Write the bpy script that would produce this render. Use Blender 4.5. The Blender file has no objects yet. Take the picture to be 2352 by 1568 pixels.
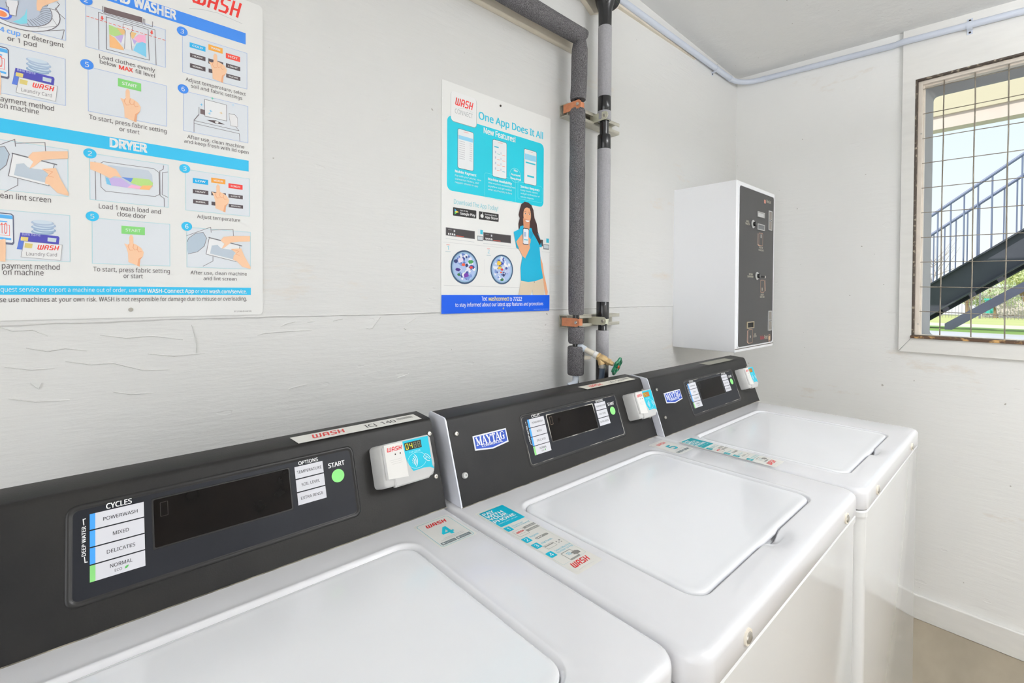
import bpy, bmesh, math, random
from mathutils import Vector, Matrix
random.seed(7)
COL = bpy.context.scene.collection
PI = math.pi

# ------------------------------------------------------------------ camera
CAMZ = 1.33
F, CX, CY = 1068.5, 1176.0, 684.5
RR = ((0.74539155, -0.66659927, 0.00607144), (-0.00371626, -0.01326275, -0.99990514), (0.66661656, 0.74529827, -0.0123632))
CR, CD, CF = Vector(RR[0]), Vector(RR[1]), Vector(RR[2])
CAMP = Vector((0, 0, CAMZ))
cam_d = bpy.data.cameras.new('camera')
cam = bpy.data.objects.new('camera', cam_d)
COL.objects.link(cam)
m = Matrix((CR, -CD, -CF)).transposed().to_4x4()
m.translation = CAMP
cam.matrix_world = m
cam_d.sensor_width = 36
cam_d.lens = F / 2352 * 36
cam_d.shift_y = -(784 - CY) / 2352
cam_d.clip_start = 0.01
cam_d.clip_end = 500
bpy.context.scene.camera = cam

def ray(x, y):
    return (CR * ((x - CX) / F) + CD * ((y - CY) / F) + CF)

class Plane:
    """a real plane of the place; at() says where on it a point of the photo lies"""
    def __init__(s, O, U, V, h=0.0):
        s.U = Vector(U).normalized(); s.V = Vector(V).normalized(); s.N = s.U.cross(s.V)
        s.O = Vector(O) + s.N * h
    def at(s, x, y):
        d = ray(x, y); t = (s.O - CAMP).dot(s.N) / d.dot(s.N)
        P = CAMP + d * t - s.O
        return (P.dot(s.U), P.dot(s.V))
    def P(s, u, v, h=0.0):
        return s.O + s.U * u + s.V * v + s.N * h

def onplane(x, y, X=None, Y=None, Z=None):
    d = ray(x, y)
    if X is not None: t = X / d.x
    elif Y is not None: t = Y / d.y
    else: t = (Z - CAMZ) / d.z
    return CAMP + d * t

# ------------------------------------------------------------------ materials
MATS = {}
def lin(c):
    return tuple(((v / 255.0) / 12.92 if v / 255.0 <= 0.04045 else ((v / 255.0 + 0.055) / 1.055) ** 2.4) for v in c)

def mat(name, rgb, rough=0.5, metal=0.0, coat=0.0, spec=0.5, bump=0.0, bscale=40.0, stretch=(1, 1, 1), var=0.0, vscale=3.0, var2=None, emis=0.0, detail=4.0, thresh=None):
    if name in MATS: return MATS[name]
    M = bpy.data.materials.new(name); M.use_nodes = True
    nt = M.node_tree; N = nt.nodes; L = nt.links
    b = N['Principled BSDF']
    c = lin(rgb)
    b.inputs['Base Color'].default_value = (*c, 1)
    b.inputs['Roughness'].default_value = rough
    b.inputs['Metallic'].default_value = metal
    b.inputs['Coat Weight'].default_value = coat
    b.inputs['Coat Roughness'].default_value = 0.08
    b.inputs['Specular IOR Level'].default_value = spec
    if emis:
        b.inputs['Emission Color'].default_value = (*c, 1)
        b.inputs['Emission Strength'].default_value = emis
    if bump or var:
        tc = N.new('ShaderNodeTexCoord'); mp = N.new('ShaderNodeMapping')
        mp.inputs['Scale'].default_value = stretch
        L.new(tc.outputs['Object'], mp.inputs['Vector'])
    if bump:
        nz = N.new('ShaderNodeTexNoise'); nz.inputs['Scale'].default_value = bscale; nz.inputs['Detail'].default_value = detail
        L.new(mp.outputs['Vector'], nz.inputs['Vector'])
        bp = N.new('ShaderNodeBump'); bp.inputs['Strength'].default_value = bump; bp.inputs['Distance'].default_value = 0.002
        L.new(nz.outputs['Fac'], bp.inputs['Height']); L.new(bp.outputs['Normal'], b.inputs['Normal'])
    if var:
        nz = N.new('ShaderNodeTexNoise'); nz.inputs['Scale'].default_value = vscale; nz.inputs['Detail'].default_value = 5
        L.new(mp.outputs['Vector'], nz.inputs['Vector'])
        rp = N.new('ShaderNodeValToRGB')
        lo, hi = thresh if thresh else (0.3, 0.7)
        rp.color_ramp.elements[0].position = lo; rp.color_ramp.elements[1].position = hi
        c2 = lin(var2) if var2 else tuple(v * (1 - var) for v in c)
        rp.color_ramp.elements[0].color = (*c, 1)
        rp.color_ramp.elements[1].color = (*[c[i] * (1 - var) + c2[i] * var for i in range(3)], 1) if var2 else (*c2, 1)
        L.new(nz.outputs['Fac'], rp.inputs['Fac']); L.new(rp.outputs['Color'], b.inputs['Base Color'])
    MATS[name] = M
    return M

def ink(rgb, rough=0.45):
    return mat('print_%02x%02x%02x' % tuple(rgb), rgb, rough, spec=0.3)

# ------------------------------------------------------------------ mesh building
ROOT = {}
class MB:
    def __init__(s): s.v = []; s.f = []; s.m = []; s.mats = []
    def mi(s, m):
        if m not in s.mats: s.mats.append(m)
        return s.mats.index(m)
    def add(s, vs, fs, m=None):
        n = len(s.v); s.v += [Vector(p) for p in vs]
        k = s.mi(m) if m else 0
        for f in fs: s.f.append([i + n for i in f]); s.m.append(k)
    def box(s, a, b, m=None):
        x0, y0, z0 = a; x1, y1, z1 = b
        vs = [(x0, y0, z0), (x1, y0, z0), (x1, y1, z0), (x0, y1, z0), (x0, y0, z1), (x1, y0, z1), (x1, y1, z1), (x0, y1, z1)]
        s.add(vs, [(0, 3, 2, 1), (4, 5, 6, 7), (0, 1, 5, 4), (1, 2, 6, 5), (2, 3, 7, 6), (3, 0, 4, 7)], m)
    def loft(s, loops, m=None, cap0=True, cap1=True, flip=False):
        n = len(loops[0]); vs = [p for l in loops for p in l]; fs = []
        for k in range(len(loops) - 1):
            for i in range(n):
                j = (i + 1) % n
                f = (k * n + i, k * n + j, (k + 1) * n + j, (k + 1) * n + i)
                fs.append(f[::-1] if flip else f)
        if cap0: f = tuple(range(n - 1, -1, -1)); fs.append(f[::-1] if flip else f)
        if cap1: f = tuple(range((len(loops) - 1) * n, len(loops) * n)); fs.append(f[::-1] if flip else f)
        s.add(vs, fs, m)
    def tube(s, pts, r, m=None, n=16, cap=True):
        pts = [Vector(p) for p in pts]
        rs = r if isinstance(r, (list, tuple)) else [r] * len(pts)
        loops = []; up = None
        for i, p in enumerate(pts):
            d = (pts[min(i + 1, len(pts) - 1)] - pts[max(i - 1, 0)]).normalized()
            if up is None:
                up = Vector((0, 0, 1)) if abs(d.z) < 0.9 else Vector((1, 0, 0))
            a = d.cross(up)
            if a.length < 1e-6: a = d.orthogonal()
            a.normalize(); b = d.cross(a).normalized(); up = -b
            up = a.cross(d).normalized()
            b = up
            loops.append([p + (a * math.cos(2 * PI * k / n) + b * math.sin(2 * PI * k / n)) * rs[i] for k in range(n)])
        s.loft(loops, m, cap, cap)
    def build(s, name, parent=None, m=None, bevel=0, seg=2, ang=35, smooth=True):
        off = Vector((0, 0, 0))
        if parent is not None:
            off = ROOT.get(parent.name, Vector((0, 0, 0)))
        me = bpy.data.meshes.new(name)
        me.from_pydata([tuple(p - off) for p in s.v], [], s.f)
        ms = s.mats if s.mats else [m]
        for x in ms: me.materials.append(x)
        for i, p in enumerate(me.polygons): p.material_index = s.m[i] if s.mats else 0
        bm = bmesh.new(); bm.from_mesh(me); 
        if len(bm.faces) < 4000: bmesh.ops.recalc_face_normals(bm, faces=bm.faces) if name not in NORECALC else None
        bm.to_mesh(me); bm.free()
        if smooth:
            me.polygons.foreach_set('use_smooth', [True] * len(me.polygons)); me.set_sharp_from_angle(angle=math.radians(ang))
        o = bpy.data.objects.new(name, me); COL.objects.link(o)
        if parent is not None:
            o.parent = parent; ROOT[o.name] = off
        if bevel:
            md = o.modifiers.new('bevel', 'BEVEL'); md.width = bevel; md.segments = seg; md.limit_method = 'ANGLE'; md.angle_limit = math.radians(40)
        return o
NORECALC = set()

def root(name, loc, label, cat, group=None):
    o = bpy.data.objects.new(name, None); COL.objects.link(o); o.location = loc
    o.empty_display_size = 0.05
    o['label'] = label; o['category'] = cat
    if group: o['group'] = group
    ROOT[o.name] = Vector(loc)
    return o
def tag(o, label, cat, group=None):
    o['label'] = label; o['category'] = cat
    if group: o['group'] = group
    return o
def struct(o):
    o['kind'] = 'structure'; return o

def rrect(x0, x1, y0, y1, r, nc=5, ns=1):
    """rounded rectangle, fixed number of points: corners of nc+1, sides split in ns"""
    out = []
    cs = [((x1 - r, y0 + r), -90), ((x1 - r, y1 - r), 0), ((x0 + r, y1 - r), 90), ((x0 + r, y0 + r), 180)]
    for q, ((cx, cy), a0) in enumerate(cs):
        arc = [(cx + r * math.cos(math.radians(a0 + 90 * k / nc)), cy + r * math.sin(math.radians(a0 + 90 * k / nc))) for k in range(nc + 1)]
        if out:
            p = out[-1]
            for k in range(1, ns): out.append((p[0] + (arc[0][0] - p[0]) * k / ns, p[1] + (arc[0][1] - p[1]) * k / ns))
        out += arc
    p = out[-1]; q = out[0]
    for k in range(1, ns): out.append((p[0] + (q[0] - p[0]) * k / ns, p[1] + (q[1] - p[1]) * k / ns))
    return out

# ------------------------------------------------------------------ flat artwork and lettering
TCACHE = {}
FONT = None
try:
    import os
    fp_ = os.path.join(bpy.utils.system_resource('DATAFILES'), 'fonts', 'NotoSansHebrew-Regular.woff2')   # ships with Blender
    if os.path.exists(fp_): FONT = bpy.data.fonts.load(fp_)
except Exception: FONT = None
def text_mesh(st, bold=0.0):
    bold = 0
    k = (st, bold)
    if k in TCACHE: return TCACHE[k]
    cu = bpy.data.curves.new('t', 'FONT'); cu.body = st; cu.resolution_u = 3
    if FONT: cu.font = FONT
    o = bpy.data.objects.new('t', cu); COL.objects.link(o)
    dg = bpy.context.evaluated_depsgraph_get()
    me = bpy.data.meshes.new_from_object(o.evaluated_get(dg))
    vs = [(v.co.x, v.co.y) for v in me.vertices]; fs = [tuple(p.vertices) for p in me.polygons]
    bpy.data.objects.remove(o); bpy.data.curves.remove(cu); bpy.data.meshes.remove(me)
    if not vs: vs = [(0, 0)]
    x0 = min(v[0] for v in vs); x1 = max(v[0] for v in vs)
    TCACHE[k] = (vs, fs, x0, x1)
    return TCACHE[k]
CAPH = max(v[1] for v in text_mesh('H')[0])

LOGO = {
 'W': [[(0, 1), (0, .12), (.12, 0), (.88, 0), (1, .12), (1, 1)], [(.5, .95), (.5, 0)]],
 'A': [[(0, 0), (0, .8), (.2, 1), (.8, 1), (1, .8), (1, 0)], [(0, .4), (1, .4)]],
 'S': [[(1, 1), (.15, 1), (0, .85), (0, .65), (.15, .52), (.85, .45), (1, .33), (1, .15), (.85, 0), (0, 0)]],
 'H': [[(0, 1), (0, 0)], [(1, 1), (1, 0)], [(0, .48), (1, .48)]]}

class Art:
    def __init__(s, plane, dst=None, shift=(0, 0), h=0.0004, crop=(0, 0, 1)):
        s.pl = plane; s.dst = dst or plane; s.sh = shift; s.h = h; s.c = crop; s.mb = MB(); s.L = 0; s.n = 0
        s.cap = 0.012
    def at(s, p):
        u, v = s.pl.at(s.c[0] + p[0] / s.c[2], s.c[1] + p[1] / s.c[2])
        return (u + s.sh[0], v + s.sh[1])
    def out(s, uvs, fs, col, L):
        s.n += 1; h = s.h + (L if L is not None else s.L) * 0.00012 + (s.n % 28) * 4e-6
        s.mb.add([s.dst.P(u, v, h) for u, v in uvs], fs, ink(col) if isinstance(col, tuple) else col)
    def poly(s, pts, col, L=None, raw=False):
        uv = pts if raw else [s.at(p) for p in pts]
        s.out(uv, [tuple(range(len(uv)))], col, L)
    def rect(s, p, q, col, L=None, r=0.0):
        a = s.at(p); b = s.at(q)
        x0, x1 = sorted((a[0], b[0])); y0, y1 = sorted((a[1], b[1]))
        if r: s.poly(rrect(x0, x1, y0, y1, min(r, (x1 - x0) * .49, (y1 - y0) * .49)), col, L, True)
        else: s.poly([(x0, y0), (x1, y0), (x1, y1), (x0, y1)], col, L, True)
    def frame(s, p, q, w, col, L=None, r=0.0):
        a = s.at(p); b = s.at(q)
        x0, x1 = sorted((a[0], b[0])); y0, y1 = sorted((a[1], b[1]))
        o = rrect(x0, x1, y0, y1, max(r, 1e-5)); i = rrect(x0 + w, x1 - w, y0 + w, y1 - w, max(r - w, 1e-5))
        n = len(o); s.out(o + i, [(k, (k + 1) % n, n + (k + 1) % n, n + k) for k in range(n)], col, L)
    def line(s, pts, w, col, L=None, raw=False):
        uv = [Vector(p) for p in (pts if raw else [s.at(p) for p in pts])]
        for a, b in zip(uv[:-1], uv[1:]):
            d = b - a
            if d.length < 1e-7: continue
            d.normalize(); n = Vector((-d.y, d.x)) * w / 2; e = d * w * 0.45
            s.out([a - e - n, b + e - n, b + e + n, a - e + n], [(0, 1, 2, 3)], col, L)
    def disc(s, p, r, col, L=None, ry=None, n=28, raw=False):
        u, v = p if raw else s.at(p); ry = ry or r
        s.out([(u + r * math.cos(2 * PI * k / n), v + ry * math.sin(2 * PI * k / n)) for k in range(n)], [tuple(range(n))], col, L)
    def ring(s, p, r, w, col, L=None, ry=None, n=32):
        u, v = s.at(p); ry = ry or r
        o = [(u + r * math.cos(2 * PI * k / n), v + ry * math.sin(2 * PI * k / n)) for k in range(n)]
        i = [(u + (r - w) * math.cos(2 * PI * k / n), v + (ry - w) * math.sin(2 * PI * k / n)) for k in range(n)]
        s.out(o + i, [(k, (k + 1) % n, n + (k + 1) % n, n + k) for k in range(n)], col, L)
    def text(s, st, p0, p1, cap, col, bold=0.0, L=None, pre='', raw=False, shear=0.0):
        """st set between p0 and p1 (ends of its baseline); cap = height of capitals in metres"""
        a = p0 if raw else s.at(p0); b = p1 if raw else s.at(p1)
        v = (a[1] + b[1]) / 2
        vs, fs, x0, x1 = text_mesh(st, bold)
        k = (b[0] - a[0]) / max(x1 - x0, 1e-6); ky = cap / CAPH
        u0 = a[0] - x0 * k
        for dx, dy in s.copies(bold): s.out([(u0 + (x + dx) * k + y * ky * shear, v + (y + dy) * ky) for x, y in vs], fs, col, L)
        if pre:
            vs, fs, q0, q1 = text_mesh(pre, bold)
            end = a[0] - (0.006 if pre.endswith(' ') else 0.001)
            for dx, dy in s.copies(bold): s.out([(end - (q1 - x - dx) * k, v + (y + dy) * ky) for x, y in vs], fs, col, L)
    def vtext(s, st, p0, p1, cap, col, bold=0.0, L=None):
        """text running upward from p0 to p1"""
        a = s.at(p0); b = s.at(p1)
        vs, fs, x0, x1 = text_mesh(st, bold); k = (b[1] - a[1]) / (x1 - x0); ky = cap / CAPH
        for dx, dy in s.copies(bold): s.out([(a[0] - (y + dy) * ky, a[1] + (x + dx - x0) * k) for x, y in vs], fs, col, L)
    def logo(s, p0, p1, cap, col=(214, 40, 46), L=None, raw=False, w=0.24, shear=0.22):
        a = p0 if raw else s.at(p0); b = p1 if raw else s.at(p1); v = (a[1] + b[1]) / 2
        W = b[0] - a[0] - cap * shear; cw = W / 5.05; lw = min(cap * w * .78, cw * .27); x = a[0]
        for i, ch in enumerate('WASH'):
            wc = cw * (1.4 if ch == 'W' else 1)
            for st in LOGO[ch]:
                s.line([(x + lw / 2 + px * (wc - lw) + (lw / 2 + py * (cap - lw)) * shear, v + lw / 2 + py * (cap - lw)) for px, py in st], lw, col, L, True)
            x += wc + cw * .217
    def copies(s, bold):
        return ((-bold, -bold * .5), (bold, -bold * .5), (-bold, bold * .5), (bold, bold * .5)) if bold > 0 else ((0, 0),)
    def build(s, name, parent=None):
        return s.mb.build(name, parent, smooth=False)
    def into(s, b, base=None):
        """printing stays in the mesh of the part it is printed on"""
        if base is not None and not b.mats: b.mats = [base]
        n0 = len(b.v); b.v += s.mb.v
        for f_, m_ in zip(s.mb.f, s.mb.m): b.f.append([i + n0 for i in f_]); b.m.append(b.mi(s.mb.mats[m_]))
        return b

NORECALC.update(['poster', 'sticker', 'label', 'badge', 'control_faceplate', 'button', 'display_window', 'face_panel', 'asset_label'])

# ------------------------------------------------------------------ shared materials
WALLC = (224, 224, 222)
def wall_material(name, rgb, seam=None, seam_axis='Z', bump=0.35):
    M = mat(name, rgb, 0.55, spec=0.35)
    nt = M.node_tree; N = nt.nodes; L = nt.links; b = N['Principled BSDF']
    tc = N.new('ShaderNodeTexCoord')
    # brushed paint relief, long grain
    mp = N.new('ShaderNodeMapping'); mp.inputs['Scale'].default_value = (1.0, 1.0, 6.0)
    L.new(tc.outputs['Object'], mp.inputs['Vector'])
    n1 = N.new('ShaderNodeTexNoise'); n1.inputs['Scale'].default_value = 9; n1.inputs['Detail'].default_value = 9; n1.inputs['Roughness'].default_value = 0.62
    L.new(mp.outputs['Vector'], n1.inputs['Vector'])
    bp = N.new('ShaderNodeBump'); bp.inputs['Strength'].default_value = bump; bp.inputs['Distance'].default_value = 0.006
    L.new(n1.outputs['Fac'], bp.inputs['Height'])
    # chips and dents
    n2 = N.new('ShaderNodeTexNoise'); n2.inputs['Scale'].default_value = 16; n2.inputs['Detail'].default_value = 3
    mp2 = N.new('ShaderNodeMapping'); mp2.inputs['Scale'].default_value = (1, 1, 2.2); L.new(tc.outputs['Object'], mp2.inputs['Vector']); L.new(mp2.outputs['Vector'], n2.inputs['Vector'])
    r2 = N.new('ShaderNodeValToRGB'); r2.color_ramp.elements[0].position = 0.70; r2.color_ramp.elements[1].position = 0.73
    L.new(n2.outputs['Fac'], r2.inputs['Fac'])
    bp2 = N.new('ShaderNodeBump'); bp2.inputs['Strength'].default_value = 0.5; bp2.inputs['Distance'].default_value = 0.001; bp2.invert = True
    L.new(r2.outputs['Color'], bp2.inputs['Height']); L.new(bp.outputs['Normal'], bp2.inputs['Normal'])
    L.new(bp2.outputs['Normal'], b.inputs['Normal'])
    # soft tan smears
    n3 = N.new('ShaderNodeTexNoise'); n3.inputs['Scale'].default_value = 2.3; n3.inputs['Detail'].default_value = 7; n3.inputs['Roughness'].default_value = 0.7
    mp3 = N.new('ShaderNodeMapping'); mp3.inputs['Scale'].default_value = (1, 1, 3); L.new(tc.outputs['Object'], mp3.inputs['Vector']); L.new(mp3.outputs['Vector'], n3.inputs['Vector'])
    r3 = N.new('ShaderNodeValToRGB'); c = lin(rgb); t = lin((224, 216, 206))
    r3.color_ramp.elements[0].position = 0.62; r3.color_ramp.elements[0].color = (*c, 1)
    r3.color_ramp.elements[1].position = 0.74; r3.color_ramp.elements[1].color = (*t, 1)
    L.new(n3.outputs['Fac'], r3.inputs['Fac'])
    # dark specks
    n4 = N.new('ShaderNodeTexNoise'); n4.inputs['Scale'].default_value = 60; n4.inputs['Detail'].default_value = 1
    L.new(tc.outputs['Object'], n4.inputs['Vector'])
    r4 = N.new('ShaderNodeValToRGB'); r4.color_ramp.elements[0].position = 0.795; r4.color_ramp.elements[0].color = (1, 1, 1, 1)
    r4.color_ramp.elements[1].position = 0.82; r4.color_ramp.elements[1].color = (.55, .53, .5, 1)
    L.new(n4.outputs['Fac'], r4.inputs['Fac'])
    mx = N.new('ShaderNodeMix'); mx.data_type = 'RGBA'; mx.blend_type = 'MULTIPLY'; mx.inputs['Factor'].default_value = 1
    L.new(r3.outputs['Color'], mx.inputs['A']); L.new(r4.outputs['Color'], mx.inputs['B'])
    L.new(mx.outputs['Result'], b.inputs['Base Color'])
    return M

M_wall = wall_material('painted_plywood', WALLC)
M_wall2 = wall_material('painted_far_wall', (235, 235, 233), bump=0.18)
M_ceil = wall_material('painted_ceiling', (226, 226, 224), bump=0.9)
M_trim = mat('painted_trim', (232, 231, 227), 0.5, bump=0.15, bscale=12, stretch=(1, 1, 5), var=0.06, vscale=9)
M_floor = mat('concrete_floor', (162, 151, 133), 0.6, bump=0.2, bscale=20, var=0.18, vscale=4, stretch=(1, 2.5, 1))
M_enamel = mat('white_enamel', (233, 233, 236), 0.22, coat=0.5, spec=0.5, bump=0.03, bscale=3, var=0.03, vscale=4)
M_lid = mat('white_enamel_lid', (241, 242, 245), 0.2, coat=0.4, spec=0.5, var=0.03, vscale=3)
M_cab = mat('cabinet_enamel', (229, 230, 230), 0.16, coat=0.6, spec=0.5, var=0.08, vscale=2.2, var2=(222, 216, 202))
M_console = mat('black_textured_metal', (26, 26, 27), 0.45, spec=0.3, bump=0.12, bscale=500, var=0.7, vscale=5, var2=(50, 48, 45))
M_consoletop = M_console
M_panel = mat('control_faceplate_black', (24, 26, 33), 0.42, spec=0.3, var=0.4, vscale=9, var2=(40, 43, 50))
M_bezel = mat('bezel_black', (30, 29, 29), 0.38, spec=0.5)
M_worn = mat('bezel_worn_edge', (60, 58, 56), 0.45, var=1.0, vscale=22, var2=(205, 200, 190), thresh=(0.47, 0.62))
M_glass = mat('smoked_display', (12, 9, 8), 0.2, spec=0.12, var=.5, vscale=30, var2=(26, 20, 16))
M_plastic = mat('offwhite_plastic', (206, 205, 203), 0.42, spec=0.4, var=0.08, vscale=30)
M_capwhite = mat('white_side_cap', (232, 234, 243), 0.3, coat=0.3)
M_screw = mat('steel_screw', (190, 186, 178), 0.35, metal=0.85)
M_screwcap = mat('cream_plastic_washer', (238, 230, 214), 0.5)
M_foam = mat('dark_foam_insulation', (140, 138, 140), 0.95, spec=0.2, bump=0.8, bscale=600, var=1.0, vscale=620, var2=(68, 66, 68), detail=2, thresh=(.36, .62))
M_foam2 = mat('grey_foam_insulation', (178, 177, 181), 0.9, spec=0.2, bump=0.4, bscale=300, var=0.15, vscale=200)
M_abs = mat('black_pipe', (30, 30, 32), 0.22, coat=0.3, spec=0.5)
M_pvcw = mat('white_tube', (214, 222, 232), 0.35)
M_strut = mat('galvanised_strut', (206, 203, 190), 0.45, metal=0.3, var=0.4, vscale=30, var2=(160, 156, 144))
M_copper = mat('copper_coated_clamp', (214, 140, 100), 0.4, metal=0.35, var=0.2, vscale=60)
M_zinc = mat('yellow_zinc_clamp', (222, 222, 202), 0.35, metal=0.4)
M_brass = mat('brass_valve', (222, 192, 140), 0.4, metal=0.5, var=0.4, vscale=60, var2=(180, 146, 104))
M_green = mat('green_handwheel', (24, 120, 82), 0.3, coat=0.4)
M_hose = mat('blue_grey_hose', (78, 92, 110), 0.35, coat=0.2)
M_conduit = mat('painted_conduit', (206, 213, 226), 0.38, spec=0.5, bump=0.05, bscale=10)
M_rust = mat('rusty_window_frame', (84, 74, 66), 0.75, bump=0.6, bscale=60, var=1.0, vscale=60, var2=(196, 184, 162), thresh=(0.56, 0.7))
M_rust2 = mat('rusty_bottom_rail', (92, 70, 54), 0.8, bump=0.6, bscale=60, var=1.0, vscale=30, var2=(214, 170, 110), thresh=(0.52, 0.62))
M_cream = mat('cream_wood_stop', (236, 226, 213), 0.6, bump=0.25, bscale=30, var=0.12, vscale=20)
M_reveal = mat('grey_window_reveal', (160, 161, 161), 0.6, var=0.1, vscale=5)
M_wire = mat('security_wire', (132, 122, 110), 0.5, metal=0.4, var=0.5, vscale=20, var2=(190, 186, 170))
M_boxside = mat('kiosk_enamel', (248, 249, 252), 0.3, coat=0.25, bump=0.03, bscale=3)
M_boxface = mat('kiosk_brushed_face', (68, 68, 68), 0.35, metal=0.35, bump=0.06, bscale=80, stretch=(8, 1, .3), var=0.25, vscale=6, var2=(70, 66, 66))
M_black = mat('black_gap', (12, 12, 12), 0.6)
M_wood = mat('cream_board', (226, 217, 200), 0.6, var=0.1, vscale=12)

# ------------------------------------------------------------------ room
WY = 1.05      # long wall
FX = 2.52      # far wall
LX, NY = -1.75, -1.95
def cz(x, y): return 2.458 - 0.030 * (x - FX) / 0.92 + 0.052 * (y - WY)

b = MB(); b.box((LX - .15, NY - .15, -.12), (FX + .15, WY + .15, 0)); struct(b.build('floor', None, M_floor))
b = MB()
cs = [(LX - .15, NY - .15), (FX + .15, NY - .15), (FX + .15, WY + .15), (LX - .15, WY + .15)]
b.loft([[(x, y, cz(x, y)) for x, y in cs], [(x, y, 2.95) for x, y in cs]]); struct(b.build('ceiling', None, M_ceil))
SEAM = 1.276
b = MB(); b.box((LX - .15, WY, SEAM + .0006), (FX + .15, WY + .15, 2.93)); b.box((LX - .15, WY + .0012, 0), (FX + .15, WY + .15, SEAM + .0006))
# uneven filler ridge along the panel joint
xs = [LX + i * 0.021 for i in range(int((FX - LX) / 0.021))]
ridge = []
vs = []; fs = []
for i, x in enumerate(xs):
    a = 0.0012 + 0.0016 * random.random() * (1 if random.random() > .35 else 0.1); w = 0.0015 + random.random() * 0.0022; dz = 0.0013 * math.sin(x * 9) + random.uniform(-.0007, .0007)
    vs += [(x, WY + .0002, SEAM + dz + w), (x, WY - a, SEAM + dz), (x, WY + .0014, SEAM + dz - w)]
    if i: k = i * 3; fs += [(k - 3, k - 2, k + 1, k), (k - 2, k - 1, k + 2, k + 1)]
b.add(vs, fs)
def wrinkle(pts, w=.0016, h=.0011):
    vs = []; fs = []
    for i, (px, py) in enumerate(pts):
        P = onplane(px, py, Y=WY); k = i * 3; t = math.sin(PI * (i + .35) / (len(pts) - .3)); dz = random.uniform(-.0006, .0006)
        y0_ = WY + .0014
        vs += [(P.x, y0_, P.z + w * t + dz + .0006), (P.x, WY - h * t, P.z + dz), (P.x, y0_, P.z - w * t * .6 + dz - .0003)]
        if i: fs += [(k - 3, k - 2, k + 1, k), (k - 2, k - 1, k + 2, k + 1)]
    b.add(vs, fs)
q_ = lambda ox, oy, s_, pts: [(ox + x / s_, oy + y / s_) for x, y in pts]
for pts in ([(230, 675), (262, 660), (290, 650), (350, 640)], [(40, 750), (100, 735), (190, 722), (290, 715), (400, 708), (490, 708)], [(930, 690), (955, 694), (985, 688), (1005, 660), (1050, 600)], [(1250, 660), (1290, 640), (1340, 610)], [(1240, 690), (1255, 700), (1270, 696)], [(290, 1190), (330, 1178), (400, 1160), (450, 1152)], [(1190, 1095), (1240, 1080), (1280, 1062)], [(660, 630), (700, 622), (740, 615)], [(450, 640), (480, 636), (510, 638)]):
    wrinkle(q_(580, 560, 3.565, pts))
for pts in ([(2, 752), (30, 760), (75, 758), (110, 772)], [(60, 800), (110, 806), (150, 800), (200, 806)], [(150, 830), (210, 838), (260, 833), (330, 850), (390, 848)], [(10, 842), (70, 850), (125, 846)], [(230, 770), (290, 776), (350, 772), (420, 780)], [(340, 812), (400, 818), (470, 812)], [(70, 880), (90, 893), (96, 880)], [(440, 745), (452, 790), (450, 812)], [(20, 915), (80, 922), (160, 919)], [(260, 900), (300, 905), (352, 902)]):
    wrinkle(pts, .0014, .0010)
struct(b.build('wall_back', None, M_wall))
b = MB(); b.box((LX - .15, NY - .15, 0), (LX, WY, 2.94)); struct(b.build('wall_left', None, M_wall2))
b = MB(); b.box((LX, NY - .15, 0), (FX, NY, 2.94)); struct(b.build('wall_front', None, M_wall2))
# far wall with the window opening
OY0, OY1, OZ0, OZ1 = -0.60, 0.330, 1.153, 2.211
b = MB()
b.box((FX, OY1, 0), (FX + .12, WY, 2.94)); b.box((FX, NY, 0), (FX + .12, OY0, 2.94))
b.box((FX, OY0, 0), (FX + .12, OY1, OZ0)); b.box((FX, OY0, OZ1), (FX + .12, OY1, 2.94))
struct(b.build('wall_right', None, M_wall2))
# casing boards round the window, proud of the wall
b = MB(); T = .012
TY = 0.372; TZ = 1.094
for k, pts in enumerate([[(TY, TZ), (OY1, OZ0), (OY1, OZ1), (OY0, OZ1), (OY0, 2.6), (TY, 2.6)],
            [(TY - .0012, TZ - .0004), (OY1 - .0008, OZ0), (OY0, OZ0), (OY0 - .04, TZ - .0004)],
            [(OY0, OZ0), (OY0 - .042, TZ), (OY0 - .042, 2.6), (OY0, 2.6)]]):
    b.loft([[(FX - T, y, z) for y, z in pts], [(FX + .001, y, z) for y, z in pts]])
struct(b.build('trim_1', None, M_trim, bevel=.0012))
b = MB(); b.box((FX - .014, NY, 0), (FX, WY - .0, .098)); struct(b.build('baseboard_right', None, M_trim, bevel=.003))
b = MB(); b.box((LX, WY - .014, 0), (FX - .014, WY, .098)); struct(b.build('baseboard_back', None, M_trim, bevel=.003))
# cream board on the wall behind the overhead pipe
b = MB(); b.box((-.6, WY - .020, 2.137), (1.215, WY, 2.2)); struct(b.build('trim_2', None, M_wood, bevel=.002))
b = MB()
b.loft([[(1.245, y, 2.335), (1.30, y, 2.305), (1.41, y, 2.36), (1.445, y, 2.385), (1.445, y, 2.43), (1.16, y, 2.43), (1.16, y, 2.36)] for y in (WY - .018, WY)])
struct(b.build('trim_3', None, M_wood, bevel=.002))
b = MB(); b.loft([[(1.44, WY - .014, 2.396), (1.44, WY, 2.396), (1.44, WY, 2.415), (1.44, WY - .014, 2.415)], [(2.06, WY - .004, 2.404), (2.06, WY, 2.404), (2.06, WY, 2.412), (2.06, WY - .004, 2.412)]])
struct(b.build('trim_4', None, M_wood))

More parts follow.
